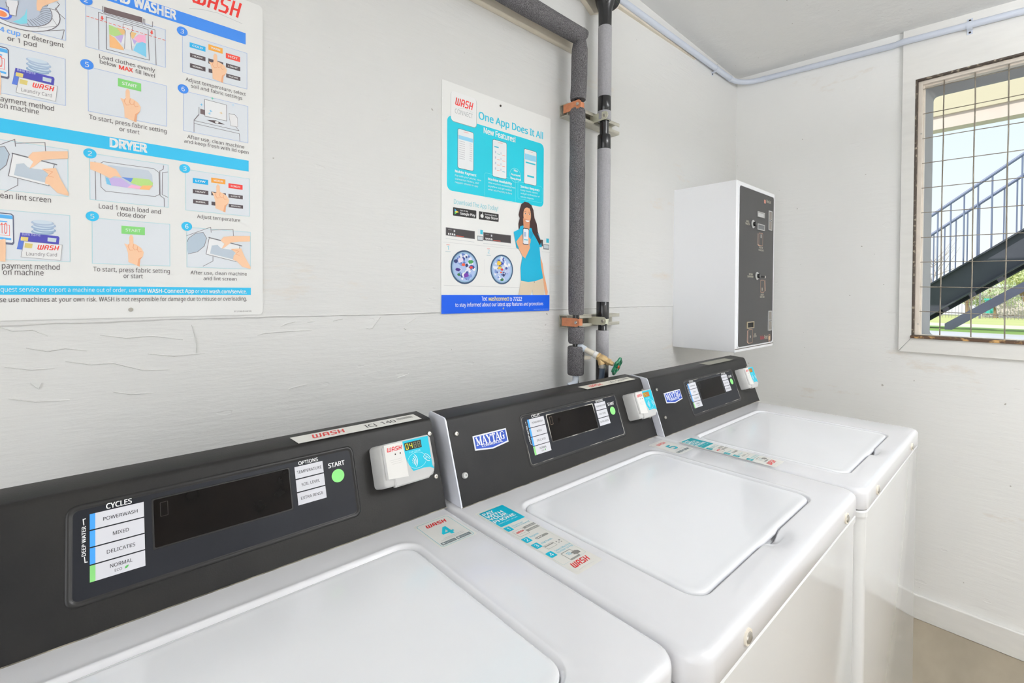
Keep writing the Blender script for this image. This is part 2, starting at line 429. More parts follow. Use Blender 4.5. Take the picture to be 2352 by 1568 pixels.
# window: rusty frame, cream stops, reveal, security wire
win = struct(bpy.data.objects.new('window_1', None)); COL.objects.link(win); win.location = (FX, -.14, OZ0); ROOT[win.name] = Vector(win.location)
def ring_boxes(b, y0, y1, z0, z1, w, x0, x1, wb=None):
    wb = wb or w
    b.box((x0, y1 - w, z0), (x1, y1, z1)); b.box((x0, y0, z0), (x1, y0 + w, z1))
    b.box((x0, y0 + w, z0), (x1, y1 - w, z0 + wb)); b.box((x0, y0 + w, z1 - w), (x1, y1 - w, z1))
b = MB(); ring_boxes(b, OY0, OY1, OZ0, OZ1, .007, FX - .013, FX + .02, .012); b.build('frame', win, M_rust, bevel=.001)
b = MB(); b.box((FX - .02, OY0 + .008, OZ0 - .001), (FX + .018, OY1 + .003, OZ0 + .010)); b.build('bottom_rail', win, M_rust2, bevel=.002)
b = MB(); ring_boxes(b, OY0 + .007, OY1 - .007, OZ0 + .012, OZ1 - .007, .014, FX + .004, FX + .022, .002)
b.build('stop', win, M_cream, bevel=.0015)
b = MB(); ring_boxes(b, OY0 + .010, OY1 - .012, OZ0 + .010, OZ1 - .014, .013, FX + .022, FX + .05, .003); b.build('inner_stop', win, M_cream, bevel=.0015)
b = MB()
io = rrect(OY0 + .02, OY1 - .018, OZ0 + .004, OZ1 - .012, .002, 6); ii = rrect(OY0 + .04, .290, 1.159, 2.168, .018, 6); 
n = len(io)
L0 = [(FX + .05, y, z) for y, z in io]; L1 = [(FX + .11, y, z) for y, z in ii]; L2 = [(FX + .135, y, z) for y, z in ii]; L3 = [(FX + .135, y, z) for y, z in rrect(OY0 - .03, OY1 + .03, OZ0 - .03, OZ1 + .03, .002, 6)]
b.loft([L0, L1, L2, L3], None, False, False); b.build('reveal', win, M_reveal)
wires = [(2.173 - .1012 * i) for i in range(11)]
for z in wires:
    if z < OZ0 + .01: continue
    b = MB(); pts = [(FX + .012, OY1 - .008 - k * .0925, z + (-.002 if k else 0) * k + random.uniform(-.0006, .0006)) for k in range(11)]
    pts = [(p[0], max(p[1], OY0 + .006), p[2]) for p in pts]
    b.tube(pts, .0017, None, 6); b.build('wire', win, M_wire)
for k in range(9):
    y = .2465 - .0895 * k
    b = MB(); b.tube([(FX + .0155, y + random.uniform(-.001, .001), OZ1 - .006 - (OZ1 - OZ0 - .02) * j / 8) for j in range(9)], .0021, None, 6); b.build('wire', win, M_wire)
for z in (1.99, 1.21):
    b = MB(); b.tube([(FX + .0035, .312, z), (FX + .006, .312, z)], .003, None, 10); b.build('screw', win, M_screw)

# ------------------------------------------------------------------ washing machines
ZD = .92
TS = math.tan(math.radians(20)); S20, C20 = math.sin(math.radians(20)), math.cos(math.radians(20))
def con_plane(yb, h=0.0): return Plane((0, yb, ZD), (1, 0, 0), (0, S20, C20), h)
PC1 = con_plane(.738)
W4 = (640, 930, 4.6125)      # crop frames used for reading positions
W0 = (0, 1100, 3.35)
BLUE = (74, 164, 240); PAD = (220, 220, 226); TXT = (38, 38, 44); CY_ = (24, 190, 212); WHT = (240, 240, 240)

def hexbolt(b, P, N, r, h, n=12):
    N = Vector(N).normalized(); P = Vector(P); a = N.orthogonal().normalized(); c = N.cross(a)
    ls = []
    for (rr, hh) in ((r, 0), (r, h * .5), (r * .8, h), (r * .35, h * 1.05), (r * .3, h * .7)):
        ls.append([P + N * hh + (a * math.cos(2 * PI * k / n) + c * math.sin(2 * PI * k / n)) * rr for k in range(n)])
    b.loft(ls)

def sticker_number(T, num, pl, sh, parent, worn=False):
    """square number sticker read off the nearest machine's deck, shifted to its own"""
    a = Art(pl, None, sh, .0002, W4)
    p = a.at((1420, 1295)); q = a.at((2110, 1360))
    x0, x1 = p[0], q[0]; y1 = a.at((1800, 1150))[1]; y0 = a.at((1735, 1525))[1]
    a.poly(rrect(x0, x1, y0, y1, .006), (224, 223, 219), 0, True)
    mb = a.mb
    a.L = 1
    o = rrect(x0 + .004, x1 - .004, y0 + .004, y1 - .004, .005); i = rrect(x0 + .0048, x1 - .0048, y0 + .0048, y1 - .0048, .0045)
    n = len(o); a.out(o + i, [(k, (k + 1) % n, n + (k + 1) % n, n + k) for k in range(n)], (120, 196, 204) if not worn else (190, 190, 190), 1)
    cx = (x0 + x1) / 2 
    a.logo((cx - .020, y1 - .0225), (cx + .022, y1 - .0225), .011, (214, 40, 46) if not worn else (226, 110, 106), 2, True)
    a.text(num, (cx - .009, y0 + .030), (cx + .011, y0 + .030), .027, CY_ if not worn else (30, 160, 176), .03, 2, raw=True)
    a.text('DOWNLOAD THE APP', (cx - .016, y0 + .0235), (cx + .022, y0 + .0235), .0022, (170, 170, 172), 0, 2, raw=True)
    a.text('AND ENTER MACHINE NUMBER', (cx - .024, y0 + .0195), (cx + .022, y0 + .0195), .0022, (170, 170, 172), 0, 2, raw=True)
    for k, st in enumerate(('App Store', 'Google Play')):
        xa = x0 + .007 + k * .030
        a.poly(rrect(xa, xa + .028, y0 + .0075, y0 + .0155, .001), (112, 124, 128), 2, True)
        a.text(st, (xa + .007, y0 + .0098), (xa + .0255, y0 + .0098), .0036, (206, 210, 210), .0, 3, raw=True)
        a.disc((xa + .0038, y0 + .0115), .0022, (206, 210, 210), 3, raw=True)
    return a.build('sticker', parent)

W5 = (1060, 1130, 5.88)
def sticker_pay(pl, sh, parent, col=(0, 178, 206)):
    a = Art(pl, None, sh, .0002, W5)
    GR = (150, 150, 144)
    x0, y1 = a.at((180, 300)); x1 = a.at((1895, 900))[0]; y0 = a.at((1550, 1130))[1]; y1 = a.at((550, 150))[1]
    a.poly(rrect(x0, x1, y0, y1, .004), (224, 222, 216), 0, True)
    # outline
    o = rrect(x0 + .0028, x1 - .0028, y0 + .03, y1 - .0028, .003); i = rrect(x0 + .0032, x1 - .0032, y0 + .0304, y1 - .0032, .0028); n = len(o)
    a.out(o + i, [(k, (k + 1) % n, n + (k + 1) % n, n + k) for k in range(n)], (170, 200, 204), 1)
    bx0 = a.at((232, 298))[0]; bx1 = a.at((865, 338))[0]; by1 = a.at((555, 170))[1]; by0 = a.at((530, 480))[1]
    a.poly(rrect(bx0, bx1, by0, by1, .0025), col, 1, True)
    for st, p, q in (('PAY', (312, 326), (448, 272)), ('WITH', (355, 358), (570, 272)), ('YOUR', (400, 388), (630, 302)), ('PHONE', (455, 420), (742, 312))):
        a.text(st, p, q, .0086, WHT, .03, 2)
    a.text('SIMPLE. FAST. SECURE.', (510, 438), (768, 334), .0026, WHT, 0, 2)
    for st, c in (('1', (637, 500)), ('2', (883, 648)), ('3', (1017, 726)), ('4', (1213, 843))):
        u, v = a.at(c); a.poly(rrect(u - .0066, u + .0066, v - .0076, v + .0076, .0015), col, 1, True)
        vs, fs, q0, q1 = text_mesh(st, .03); k = .0085 / CAPH
        a.out([(u + (x - (q0 + q1) / 2) * k, v - .0042 + y * k) for x, y in vs], fs, WHT, 2)
    a.text('Download', (692, 468), (832, 406), .0034, col, 0, 1)
    a.text('WASH-Connect', (715, 485), (925, 392), .0034, col, 0, 1)
    a.text('Register', (935, 612), (1055, 560), .0044, col, 0, 1)
    a.text('Add Funds', (1085, 700), (1238, 632), .0044, col, 0, 1)
    a.text('Select Machine', (1270, 800), (1482, 700), .004, col, 0, 1)
    a.text('Number to Pay', (1300, 822), (1515, 722), .004, col, 0, 1)
    for p, q, st in (((845, 490), (1005, 425), 'App Store'), ((890, 525), (1060, 458), 'Google Play')):
        A = a.at(p); B = a.at(q); v0 = (A[1] + B[1]) / 2
        a.poly([(A[0], v0 - .001), (B[0], v0 - .001), (B[0], v0 + .0055), (A[0], v0 + .0055)], GR, 1, True)
        a.text(st, (A[0] + .005, v0 + .0005), (B[0] - .001, v0 + .0005), .0032, WHT, 0, 2, raw=True)
    u, v = a.at((805, 545)); o = rrect(u - .0115, u + .0115, v - .0105, v + .0105, .003); i = rrect(u - .011, u + .0108, v - .0098, v + .0101, .0025); n = len(o)
    a.out(o + i, [(k, (k + 1) % n, n + (k + 1) % n, n + k) for k in range(n)], GR, 1)
    a.logo((u - .0085, v), (u + .0085, v), .005, L=2, raw=True); a.line([(u - .007, v - .004), (u + .007, v - .004)], .0006, GR, 2, True)
    u, v = a.at((1085, 592)); a.poly(rrect(u - .0145, u + .0145, v - .003, v + .003, .0029), GR, 1, True)
    for k in range(4): a.disc((u - .0115 + k * .0035, v), .0011, WHT, 2, raw=True)
    u, v = a.at((1200, 722)); o = rrect(u - .0105, u + .0105, v - .006, v + .006, .001); i = rrect(u - .0098, u + .0098, v - .0053, v + .0053, .0006); n = len(o)
    a.out(o + i, [(k, (k + 1) % n, n + (k + 1) % n, n + k) for k in range(n)], GR, 1); a.poly([(u - .01, v + .0012), (u + .01, v + .0012), (u + .01, v + .0037), (u - .01, v + .0037)], GR, 2, True)
    u, v = a.at((1315, 665))
    for dx, dy, rr in ((-.004, .002, .0014), (.004, .003, .0018), (-.003, -.003, .0012), (.003, -.003, .0012), (.0005, 0, .001)): a.disc((u + dx, v + dy), rr, GR, 1, raw=True)
    u, v = a.at((1480, 835)); o = rrect(u - .013, u + .009, v - .0125, v + .011, .002); i = rrect(u - .0118, u + .0078, v - .0085, v + .0095, .001); n = len(o)
    a.out(o + i, [(k, (k + 1) % n, n + (k + 1) % n, n + k) for k in range(n)], GR, 1)
    a.text('10', (u - .006, v - .001), (u + .001, v - .001), .0075, col, 0, 2, raw=True)
    a.poly([(u + .0005, v + .001), (u + .004, v + .003), (u + .012, v + .0035), (u + .0165, v + .0005), (u + .0165, v - .006), (u + .008, v - .006), (u + .002, v - .004), (u + .005, v - .001)], (132, 130, 126), 2, True)
    a.logo((1520, 1022), (1768, 905), .0125, L=2)
    A = a.at((1600, 1035)); B = a.at((1780, 935)); v0 = (A[1] + B[1]) / 2
    a.line([(A[0] - .003, v0 - .001), (A[0] + .008, v0 + .0008), (B[0] - .003, v0 - .0006), (B[0] + .001, v0 - .0022)], .0003, (190, 190, 190), 1, True)
    return a.build('sticker', parent)

SEG = {'0': 'abcdef', '4': 'bcfg', '5': 'acdfg', '8': 'abcdefg'}
def seg7(a, u, v, w, h, ch, on, off, L):
    t = h * .13
    pos = {'a': [(0, h), (w, h)], 'b': [(w, h), (w, h / 2)], 'c': [(w, h / 2), (w, 0)], 'd': [(0, 0), (w, 0)], 'e': [(0, 0), (0, h / 2)], 'f': [(0, h / 2), (0, h)], 'g': [(0, h / 2), (w, h / 2)]}
    for k, (p, q) in pos.items():
        p = Vector(p); q = Vector(q); c = (p + q) / 2; p = c + (p - c) * .66; q = c + (q - c) * .66
        a.line([(u + p.x, v + p.y), (u + q.x, v + q.y)], t, on if k in SEG[ch] else off, L, True)

def machine(x0, w, yf, yb, cx0, cx1, sh, lid, reader, cfg, label):
    rt = root('washing_machine', (x0 + w / 2, yf + .33, 0), label, 'washing machine', 'washing machines in the row')
    x1 = x0 + w; y1 = yf + .655
    # cabinet
    b = MB()
    def R(ins, z, r=.024): return [(x, y, z) for x, y in rrect(x0 + ins, x1 - ins, yf + ins, y1 - ins, r, 6)]
    b.loft([R(.005, .012), R(.0035, .016), R(.0035, .858), R(.0035, .859), R(.0008, .8605), R(.0008, .871), R(.003, .8735)])
    b.build('cabinet', rt, M_cab)
    # deck pressed from one sheet, with the lid opening
    lx0, lx1, ly0, ly1 = lid
    b = MB(); NS = 24
    def O(ins, z, r): return [(x, y, z) for x, y in rrect(x0 + ins, x1 - ins, yf + ins, y1 - ins, max(r - ins, .004), 8, NS)]
    r0 = .028
    loops = [O(.012, .8765, r0), O(.0008, .8765, r0), O(0, .878, r0), O(0, .9085, r0)]
    for k in range(1, 5):
        a = k / 4 * PI / 2; loops.append(O(.0115 * (1 - math.cos(a)), .9085 + .0115 * math.sin(a), r0))
    hx = (lx0 + lx1) / 2 + .012
    def I(e, z):
        out = []; e *= .62
        for x, y in rrect(lx0 - e, lx1 + e, ly0 - e, ly1 + e, .028 + e * .7, 8, NS):
            zz = z
            front = max(0, min(1, (ly0 + .02 - y) / .02 + .2)) if y < ly0 + .02 else 0
            if z > ZD: zz = ZD + (z - ZD) * (1 - front)
            if y < ly0 + .001:
                d = abs(x - hx) / .042
                if d < 1: zz -= .015 * (math.cos(PI * d) + 1) / 2 * max(0, 1 - e / .020) ** .7
            out.append((x, y, zz))
        return out
    for e, z in ((.034, ZD), (.028, ZD), (.022, ZD + .0003), (.017, ZD + .0009), (.0135, ZD + .0012), (.0105, ZD + .0009), (.008, ZD - .0002), (.0055, ZD - .0022), (.003, ZD - .0042), (.0008, ZD - .0055), (0, ZD - .010)): loops.append(I(e, z))
    b.loft(loops, None, True, True); b.build('top_deck', rt, M_enamel, ang=60)
    # lid
    b = MB()
    def Lr(i, z, f=0):
        out = []
        for x, y in rrect(lx0 + i, lx1 - i, ly0 + i, ly1 - i, max(.028 - i, .004), 8, NS):
            t = 1 - (y - ly0) / (ly1 - ly0)
            out.append((x, y - (.002 if y < ly0 + .004 and abs(x - hx) < .035 else 0), z + .002 * max(0, t) ** 1.5))
        return out
    b.loft([Lr(.0015, .9095), Lr(.0008, .9110), Lr(.0008, .9155), Lr(.002, .9172), Lr(.0045, .9182), Lr(.009, .9184), Lr(.014, .9178), Lr(.02, .9175)])
    b.build('lid', rt, M_lid, ang=60)
    # screws with cream washers on the front lip
    for fx in cfg['front_screws']:
        P = Vector((fx, yf, .8945))
        b = MB(); b.tube([P, P + Vector((0, -.0025, 0))], .0105, M_screwcap, 20); b.tube([P + Vector((0, -.002, 0)), P + Vector((0, -.004, 0)), P + Vector((0, -.0055, 0))], [.0075, .007, .003], M_screw, 16)
        b.build('screw', rt, None)
    # console housing
    prof = [(yb, ZD + .0005)] + [(yb + TS * (.157 - q * .006) + dy, ZD + .157 - q * .006 + dz) for q, dy, dz in ((1, 0, 0), (.55, .0006, .0004), (.2, .002, .0012), (0, .005, .002))] + [(yb + .112, ZD + .1625), (yb + .117, ZD + .158), (yb + .118, ZD + .0005)]
    b = MB(); s0 = cx0 + (.003 if cfg['cap'] else 0)
    b.loft([[(s0, y, z) for y, z in prof], [(cx1, y, z) for y, z in prof]], None)
    con = b.build('console', rt, M_console, ang=50, bevel=.0008)
    if cfg['cap']:
        b = MB(); pr2 = [(y + (.0 if i else -.0006), z + (.001 if i else 0)) for i, (y, z) in enumerate(prof)]
        b.loft([[(cx0, y, z) for y, z in pr2], [(cx0 + .003, y, z) for y, z in pr2]], None); b.build('side_cap', rt, M_capwhite, ang=50)
    # black joint dirt line between console and deck
    b = MB(); b.box((cx0 + .002, yb - .0012, ZD + .0001), (cx1, yb + .001, ZD + .0010)); b.build('joint', con, mat('aged_sealant', (176, 168, 152), .8, var=1, vscale=40, var2=(60, 56, 50)))
    pc = con_plane(yb)
    # pressed bezel
    A = Art(PC1, pc, sh, .0, W0)
    def bez(uv, h): return [pc.P(u, v, h) for u, v in uv]
    bu0, bu1, bv0, bv1 = -.190 + .1605 + sh[0], -.190 + .5235 + sh[0], .034 + sh[1], .1510 + sh[1]
    lo = []
    for ins, h in ((0, -.0004), (.0012, .0012), (.003, .0018), (.0048, .0014), (.0062, .0006)): lo.append(bez(rrect(bu0 + ins, bu1 - ins, bv0 + ins, bv1 - ins, .012 - ins * .8, 6), h))
    b = MB(); b.loft(lo, M_bezel, False, False); 
    lo2 = [bez(rrect(bu0 + ins, bu1 - ins, bv0 + ins, bv1 - ins, .012 - ins * .8, 6), h) for ins, h in ((.0062, .0006), (.0074, .0003))]
    b.loft(lo2, M_worn if cfg['worn'] else M_bezel, False, False)
    b.build('bezel', con)
    b = MB(); b.loft([bez(rrect(bu0 + .0072, bu1 - .0072, bv0 + .0072, bv1 - .0072, .0065, 6), h) for h in (-.0005, .0005)], M_panel); fpb = b
    # display window
    p = A.at((1172, 158)); q = A.at((1200, 515)); r_ = Art(PC1, pc, sh, 0, (0, 0, 1)).at((673, 1170))
    du0, du1, dv0, dv1 = p[0], r_[0], (q[1] + r_[1]) / 2 - .001, p[1]
    b = MB()
    lo = [[pc.P(u, v, h) for u, v in rrect(du0 + i, du1 - i, dv0 + i, dv1 - i, .002, 3)] for i, h in ((-.0012, .0004), (-.0006, .0012), (.0006, .0012), (.0012, .0007))]
    b.loft(lo, M_worn if cfg['worn'] == 2 else M_bezel, False, False)
    b.loft([[pc.P(u, v, h) for u, v in rrect(du0 + .001, du1 - .001, dv0 + .001, dv1 - .001, .001, 3)] for h in (.0004, .0008)], M_glass)
    a = Art(pc, None, (0, 0), .0009); o = rrect(du0 + .008, du0 + .0165, dv1 - .024, dv1 - .006, .0004, 2); i = rrect(du0 + .0084, du0 + .0161, dv1 - .0236, dv1 - .0064, .0003, 2); n = len(o)
    a.out(o + i, [(k, (k + 1) % n, n + (k + 1) % n, n + k) for k in range(n)], (78, 74, 72) if cfg['worn'] != 2 else (150, 130, 110), 0); a.into(b).build('display_window', con, ang=30)
    # lettering on the faceplate
    A.h = .0007
    A.text('CYCLES', (818, 227), (1013, 187), .0062, WHT, .022, 1)
    A.vtext('DEEP WATER', (660, 588), (655, 362), .0036, WHT, .02, 1)
    A.line([(657, 305), (640, 310), (645, 352)], .0009, WHT, 1); A.line([(671, 637), (654, 640), (650, 600)], .0009, WHT, 1)
    A.c = W4
    A.text('OPTIONS', (210, 634), (415, 592), .0052, WHT, .022, 1)
    A.text('START', (528, 672), (697, 626), .0072, WHT, .022, 1)
    A.into(fpb).build('control_faceplate', con, ang=30)
    # buttons
    base = Art(PC1, pc, sh, 0, (0, 0, 1))
    L0, T0 = base.at((206, 1180)); R0, _ = base.at((330, 1153)); B0 = (base.at((212, 1335))[1] + base.at((338, 1298))[1]) / 2
    T0 = (T0 + base.at((329, 1153))[1]) / 2; pitch = (T0 - B0 + .0015) / 4
    tcol = TXT if not cfg['blur'] else (70, 70, 74)
    for k, st in enumerate(('POWERWASH', 'MIXED', 'DELICATES', 'NORMAL')):
        t = T0 - k * pitch; bt = t - pitch + .0015
        b = MB(); b.loft([[pc.P(u, v, h) for u, v in ((L0, bt), (R0, bt), (R0, t), (L0, t))] for h in (.0004, .0009)], ink(PAD))
        a = Art(pc, None, (0, 0), .0010)
        a.poly([(L0, bt), (L0 + .0052, bt), (L0 + .0052, t), (L0, t)], BLUE if k < 3 else (140, 214, 128), 0, True)
        wd = {'POWERWASH': .034, 'MIXED': .0155, 'DELICATES': .0275, 'NORMAL': .0215}[st]; c = (L0 + R0) / 2 + .003
        vv = (t + bt) / 2 - .0022 + (.0026 if k == 3 else 0)
        a.text(st, (c - wd / 2, vv), (c + wd / 2, vv), .0041, tcol, 0.004, 0, raw=True)
        if k == 3:
            a.text('ECO', (c - .0065, vv - .0058), (c + .0005, vv - .0058), .0029, tcol, 0, 0, raw=True)
            a.poly([(c + .003, vv - .0056), (c + .0035, vv - .0035), (c + .0052, vv - .0024), (c + .0072, vv - .0022), (c + .0065, vv - .0042), (c + .005, vv - .0056)], (96, 180, 96), 0, True)
        a.into(b).build('button', con, ang=30)
    L1, T1 = base.at((676, 1073)); R1, t1b = base.at((740, 1058)); T1 = (T1 + t1b) / 2; B1 = (base.at((686, 1160))[1] + base.at((751, 1142))[1]) / 2; pitch = (T1 - B1 + .0018) / 3
    for k, st in enumerate(('TEMPERATURE', 'SOIL LEVEL', 'EXTRA RINSE')):
        t = T1 - k * pitch; bt = t - pitch + .0018
        b = MB(); b.loft([[pc.P(u, v, h) for u, v in ((L1, bt), (R1, bt), (R1, t), (L1, t))] for h in (.0004, .0009)], ink(PAD))
        a = Art(pc, None, (0, 0), .0010); wd = (.0385, .0285, .034)[k]; c = (L1 + R1) / 2
        a.text(st, (c - wd / 2, (t + bt) / 2 - .002), (c + wd / 2, (t + bt) / 2 - .002), .0043, tcol, .003, 0, raw=True); a.into(b).build('button', con, ang=30)
    u, v = base.at((776, 1092)); b = MB(); b.tube([pc.P(u, v, .0004), pc.P(u, v, .0011)], .0105, ink((146, 232, 136)), 32)
    b.build('start_button', con)
    # console screws
    for (u, v, kind) in cfg['screws']:
        b = MB(); hexbolt(b, pc.P(u, v, 0), pc.N, .0048 if kind == 0 else .0062, .0035 if kind == 0 else .005)
        b.build('screw', con, M_screw if kind == 0 else M_plastic)
    # maker's badge
    if cfg.get('badge'):
        (u0, v1), (u1, v0), tip = cfg['badge']
        c = (u0 + u1) / 2; W_ = u1 - u0; H_ = v1 - v0
        def shp(i): return [(u0 + i, v0 + i + .0008), (c, tip + i), (u1 - i, v0 + i + .0008), (u1 - i, v1 - i), (u0 + i, v1 - i)]
        b = MB(); b.loft([[pc.P(u, v, h) for u, v in shp(0)] for h in (-.0002, .0016)], ink((236, 236, 240)))
        a = Art(pc, None, (0, 0), .0017); a.poly(shp(.0028), (46, 82, 184), 0, True)
        # slab-serif name drawn as strokes
        x = u0 + W_ * .065; cap = H_ * .52; bs = v1 - H_ * .16 - cap; lw = .0032; tl = .0013; xs_ = []
        widths = dict(M=.165, A=.14, Y=.14, T=.115, G=.13)
        total = sum(widths[ch] for ch in 'MAYTAG'); sc = W_ * .87 / total
        for ch in 'MAYTAG':
            ww = widths[ch] * sc * .97; e = x + ww
            def ln(p, w_): a.line([(x + px * ww, bs + py * cap) for px, py in p], w_, WHT, 1, True)
            if ch == 'M': ln([(.14, 0), (.14, 1)], tl); ln([(.14, .97), (.5, .12)], lw * .9); ln([(.5, .12), (.82, .97)], tl); ln([(.83, 0), (.83, 1)], lw); ln([(0, .02), (.3, .02)], tl); ln([(.66, .02), (1, .02)], tl); ln([(0, .98), (.2, .98)], tl); ln([(.8, .98), (1, .98)], tl)
            elif ch == 'A': ln([(.12, 0), (.46, 1)], tl); ln([(.5, 1), (.84, 0)], lw); ln([(.25, .33), (.7, .33)], tl); ln([(0, .02), (.28, .02)], tl); ln([(.66, .02), (1, .02)], tl)
            elif ch == 'Y': ln([(.14, 1), (.5, .45)], lw); ln([(.5, .45), (.88, 1)], tl); ln([(.5, 0), (.5, .45)], lw); ln([(0, .98), (.32, .98)], tl); ln([(.7, .98), (1, .98)], tl); ln([(.3, .02), (.7, .02)], tl)
            elif ch == 'T': ln([(0, .97), (1, .97)], tl * 1.2); ln([(.5, 0), (.5, 1)], lw); ln([(.02, .78), (.02, 1)], tl); ln([(.98, .78), (.98, 1)], tl); ln([(.27, .02), (.73, .02)], tl)
            else: ln([(.92, .72), (.8, .95), (.5, 1), (.2, .85)], tl); ln([(.2, .85), (.12, .5), (.22, .15)], lw); ln([(.22, .12), (.5, 0), (.85, .08)], tl); ln([(.82, .08), (.82, .45)], lw); ln([(.6, .45), (1, .45)], tl)
            x = e
        a.text('COMMERCIAL', (u0 + W_ * .2, v0 + .0040), (u1 - W_ * .17, v0 + .0040), H_ * .155, WHT, .02, 1, raw=True)
        a.into(b).build('badge', con, ang=30)
    # asset label along the top
    if cfg.get('asset'):
        ax0, ax1, ay0, ay1, st, wc = cfg['asset']
        tp = Plane((0, ay0, ZD + .1592 + .0035 * (ay0 - yb - .057) / .055 + .0003), (1, 0, 0), (0, 1, .0035 / .055))
        a = Art(tp, None, (0, 0), .0003); hgt = ay1 - ay0
        a.poly([(ax0, 0), (ax1, 0), (ax1, hgt), (ax0 - .004, hgt)], wc, 0, True)
        if st:
            q = (ax1 - ax0) / .231
            a.logo((ax0 + .026 * q, hgt * .28), (ax0 + .085 * q, hgt * .28), hgt * .55, (218, 66, 62), 1, True, w=.3)
            a.text(st, (ax0 + .122 * q, hgt * .3), (ax0 + .182 * q, hgt * .3), hgt * .42, (70, 68, 66), .01, 1, raw=True)
            for k in range(22): a.line([(ax1 - (.042 - k * .0015) * q, hgt * .5), (ax1 - (.042 - k * .0015) * q, hgt * .8)], .0007 if k % 3 else .0011, (140, 138, 134), 1, True)
        a.build('asset_label', con)
    # card reader
    ru0, ru1, rv0, rv1, rd = reader
    cr = MB()
    def rl(i, h, left=0): return [pc.P(u, v, h) for u, v in rrect(ru0 + i + left, ru1 - i, rv0 + i, rv1 - i, .007, 4)]
    cr.loft([rl(0, -.001), rl(0, .012), rl(.001, rd - .004, .0015), rl(.0025, rd - .001, .003), rl(.005, rd, .005)])
    body = cr.build('card_reader', rt, M_plastic, ang=50)
    # raised front shell, notched at the lower left
    b = MB(); fx0 = ru0 + .006
    def fs_(i, h): return [pc.P(u, v, h) for u, v in [(fx0 + .014 + i, rv0 - .0015 + i), (ru1 - .016, rv0 - .0015 + i), (ru1 - .003 - i, rv0 + .008), (ru1 - i, rv0 + .02), (ru1 - i, rv1 - .006), (ru1 - .005, rv1 - i), (fx0 + .006, rv1 - i), (fx0 + i, rv1 - .006), (fx0 + i, rv0 + .014), (fx0 + .0135 + i, rv0 + .0125)]]
    b.loft([fs_(.0006, rd - .008), fs_(0, rd - .006), fs_(0, rd + .001), fs_(.0022, rd + .003)]); b.build('front_shell', body, M_plastic, ang=30)
    fpn = con_plane(yb, rd + .0031); a = Art(fpn, None, (0, 0), .0002)
    fw = ru1 - fx0; X = lambda t: fx0 + fw * t; Hh = rv1 - rv0; Yv = lambda t: rv0 + Hh * t
    a.poly([(X(.03), Yv(.20)), (X(.42), Yv(.15)), (X(.42), Yv(.97)), (X(.03), Yv(.97))], (234, 232, 228), 0, True)
    a.poly([(X(.40), Yv(.97)), (X(.41), Yv(.74)), (X(.415), Yv(.6)), (X(.44), Yv(.45)), (X(.49), Yv(.32)), (X(.53), Yv(.235)), (X(.75), Yv(.245)), (X(.88), Yv(.225)), (X(.97), Yv(.16)), (X(.94), Yv(.25)), (X(.945), Yv(.97))], (16, 190, 216), 1, True)
    a.logo((X(.07), Yv(.80)), (X(.375), Yv(.80)), Hh * .10, L=2, raw=True)
    for t in (.225, .325): a.disc((X(t), Yv(.72)), .0013, (60, 50, 50), 2, raw=True)
    for k in range(3): a.line([(X(.1 + .02 * k), Yv(.60 - .045 * k)), (X(.34), Yv(.60 - .045 * k))], .0004, (200, 198, 194), 2, True)
    a.poly([(X(.43), Yv(.735)), (X(.78), Yv(.735)), (X(.78), Yv(.92)), (X(.43), Yv(.92))], cfg['lcd'][0], 2, True)
    for k, ch in enumerate(cfg['digits']):
        on = cfg['lcd'][1] if k < 2 else cfg['lcd'][2]
        seg7(a, X(.455) + k * fw * .084, Yv(.765), fw * .045, Hh * .125, ch, on, cfg['lcd'][3], 3)
    a.text('TAP HERE', (X(.5), Yv(.66)), (X(.74), Yv(.66)), .0026, (190, 238, 244), 0, 2, raw=True)
    c = (X(.64), Yv(.46))
    n = 36; o = [(c[0] + .0185 * math.cos(2 * PI * k / n), c[1] + .0135 * math.sin(2 * PI * k / n)) for k in range(n + 1)]
    a.line(o, .0005, (206, 242, 246), 2, True)
    for k in range(4):
        r_ = .0025 + .003 * k; a.line([(c[0] - .011 + r_ * math.cos(t), c[1] + r_ * 1.15 * math.sin(t)) for t in [(-1 + j / 4) * .85 for j in range(9)]], .0011, WHT, 2, True)
    for pts in ([(.78, .50), (.83, .56), (.88, .52), (.93, .42)], [(.78, .50), (.80, .45), (.84, .46)], [(.80, .45), (.86, .38), (.9, .37)], [(.84, .5), (.9, .42)]): a.line([(X(p), Yv(q)) for p, q in pts], .0008, WHT, 2, True)
    a.build('label', body)
    return rt

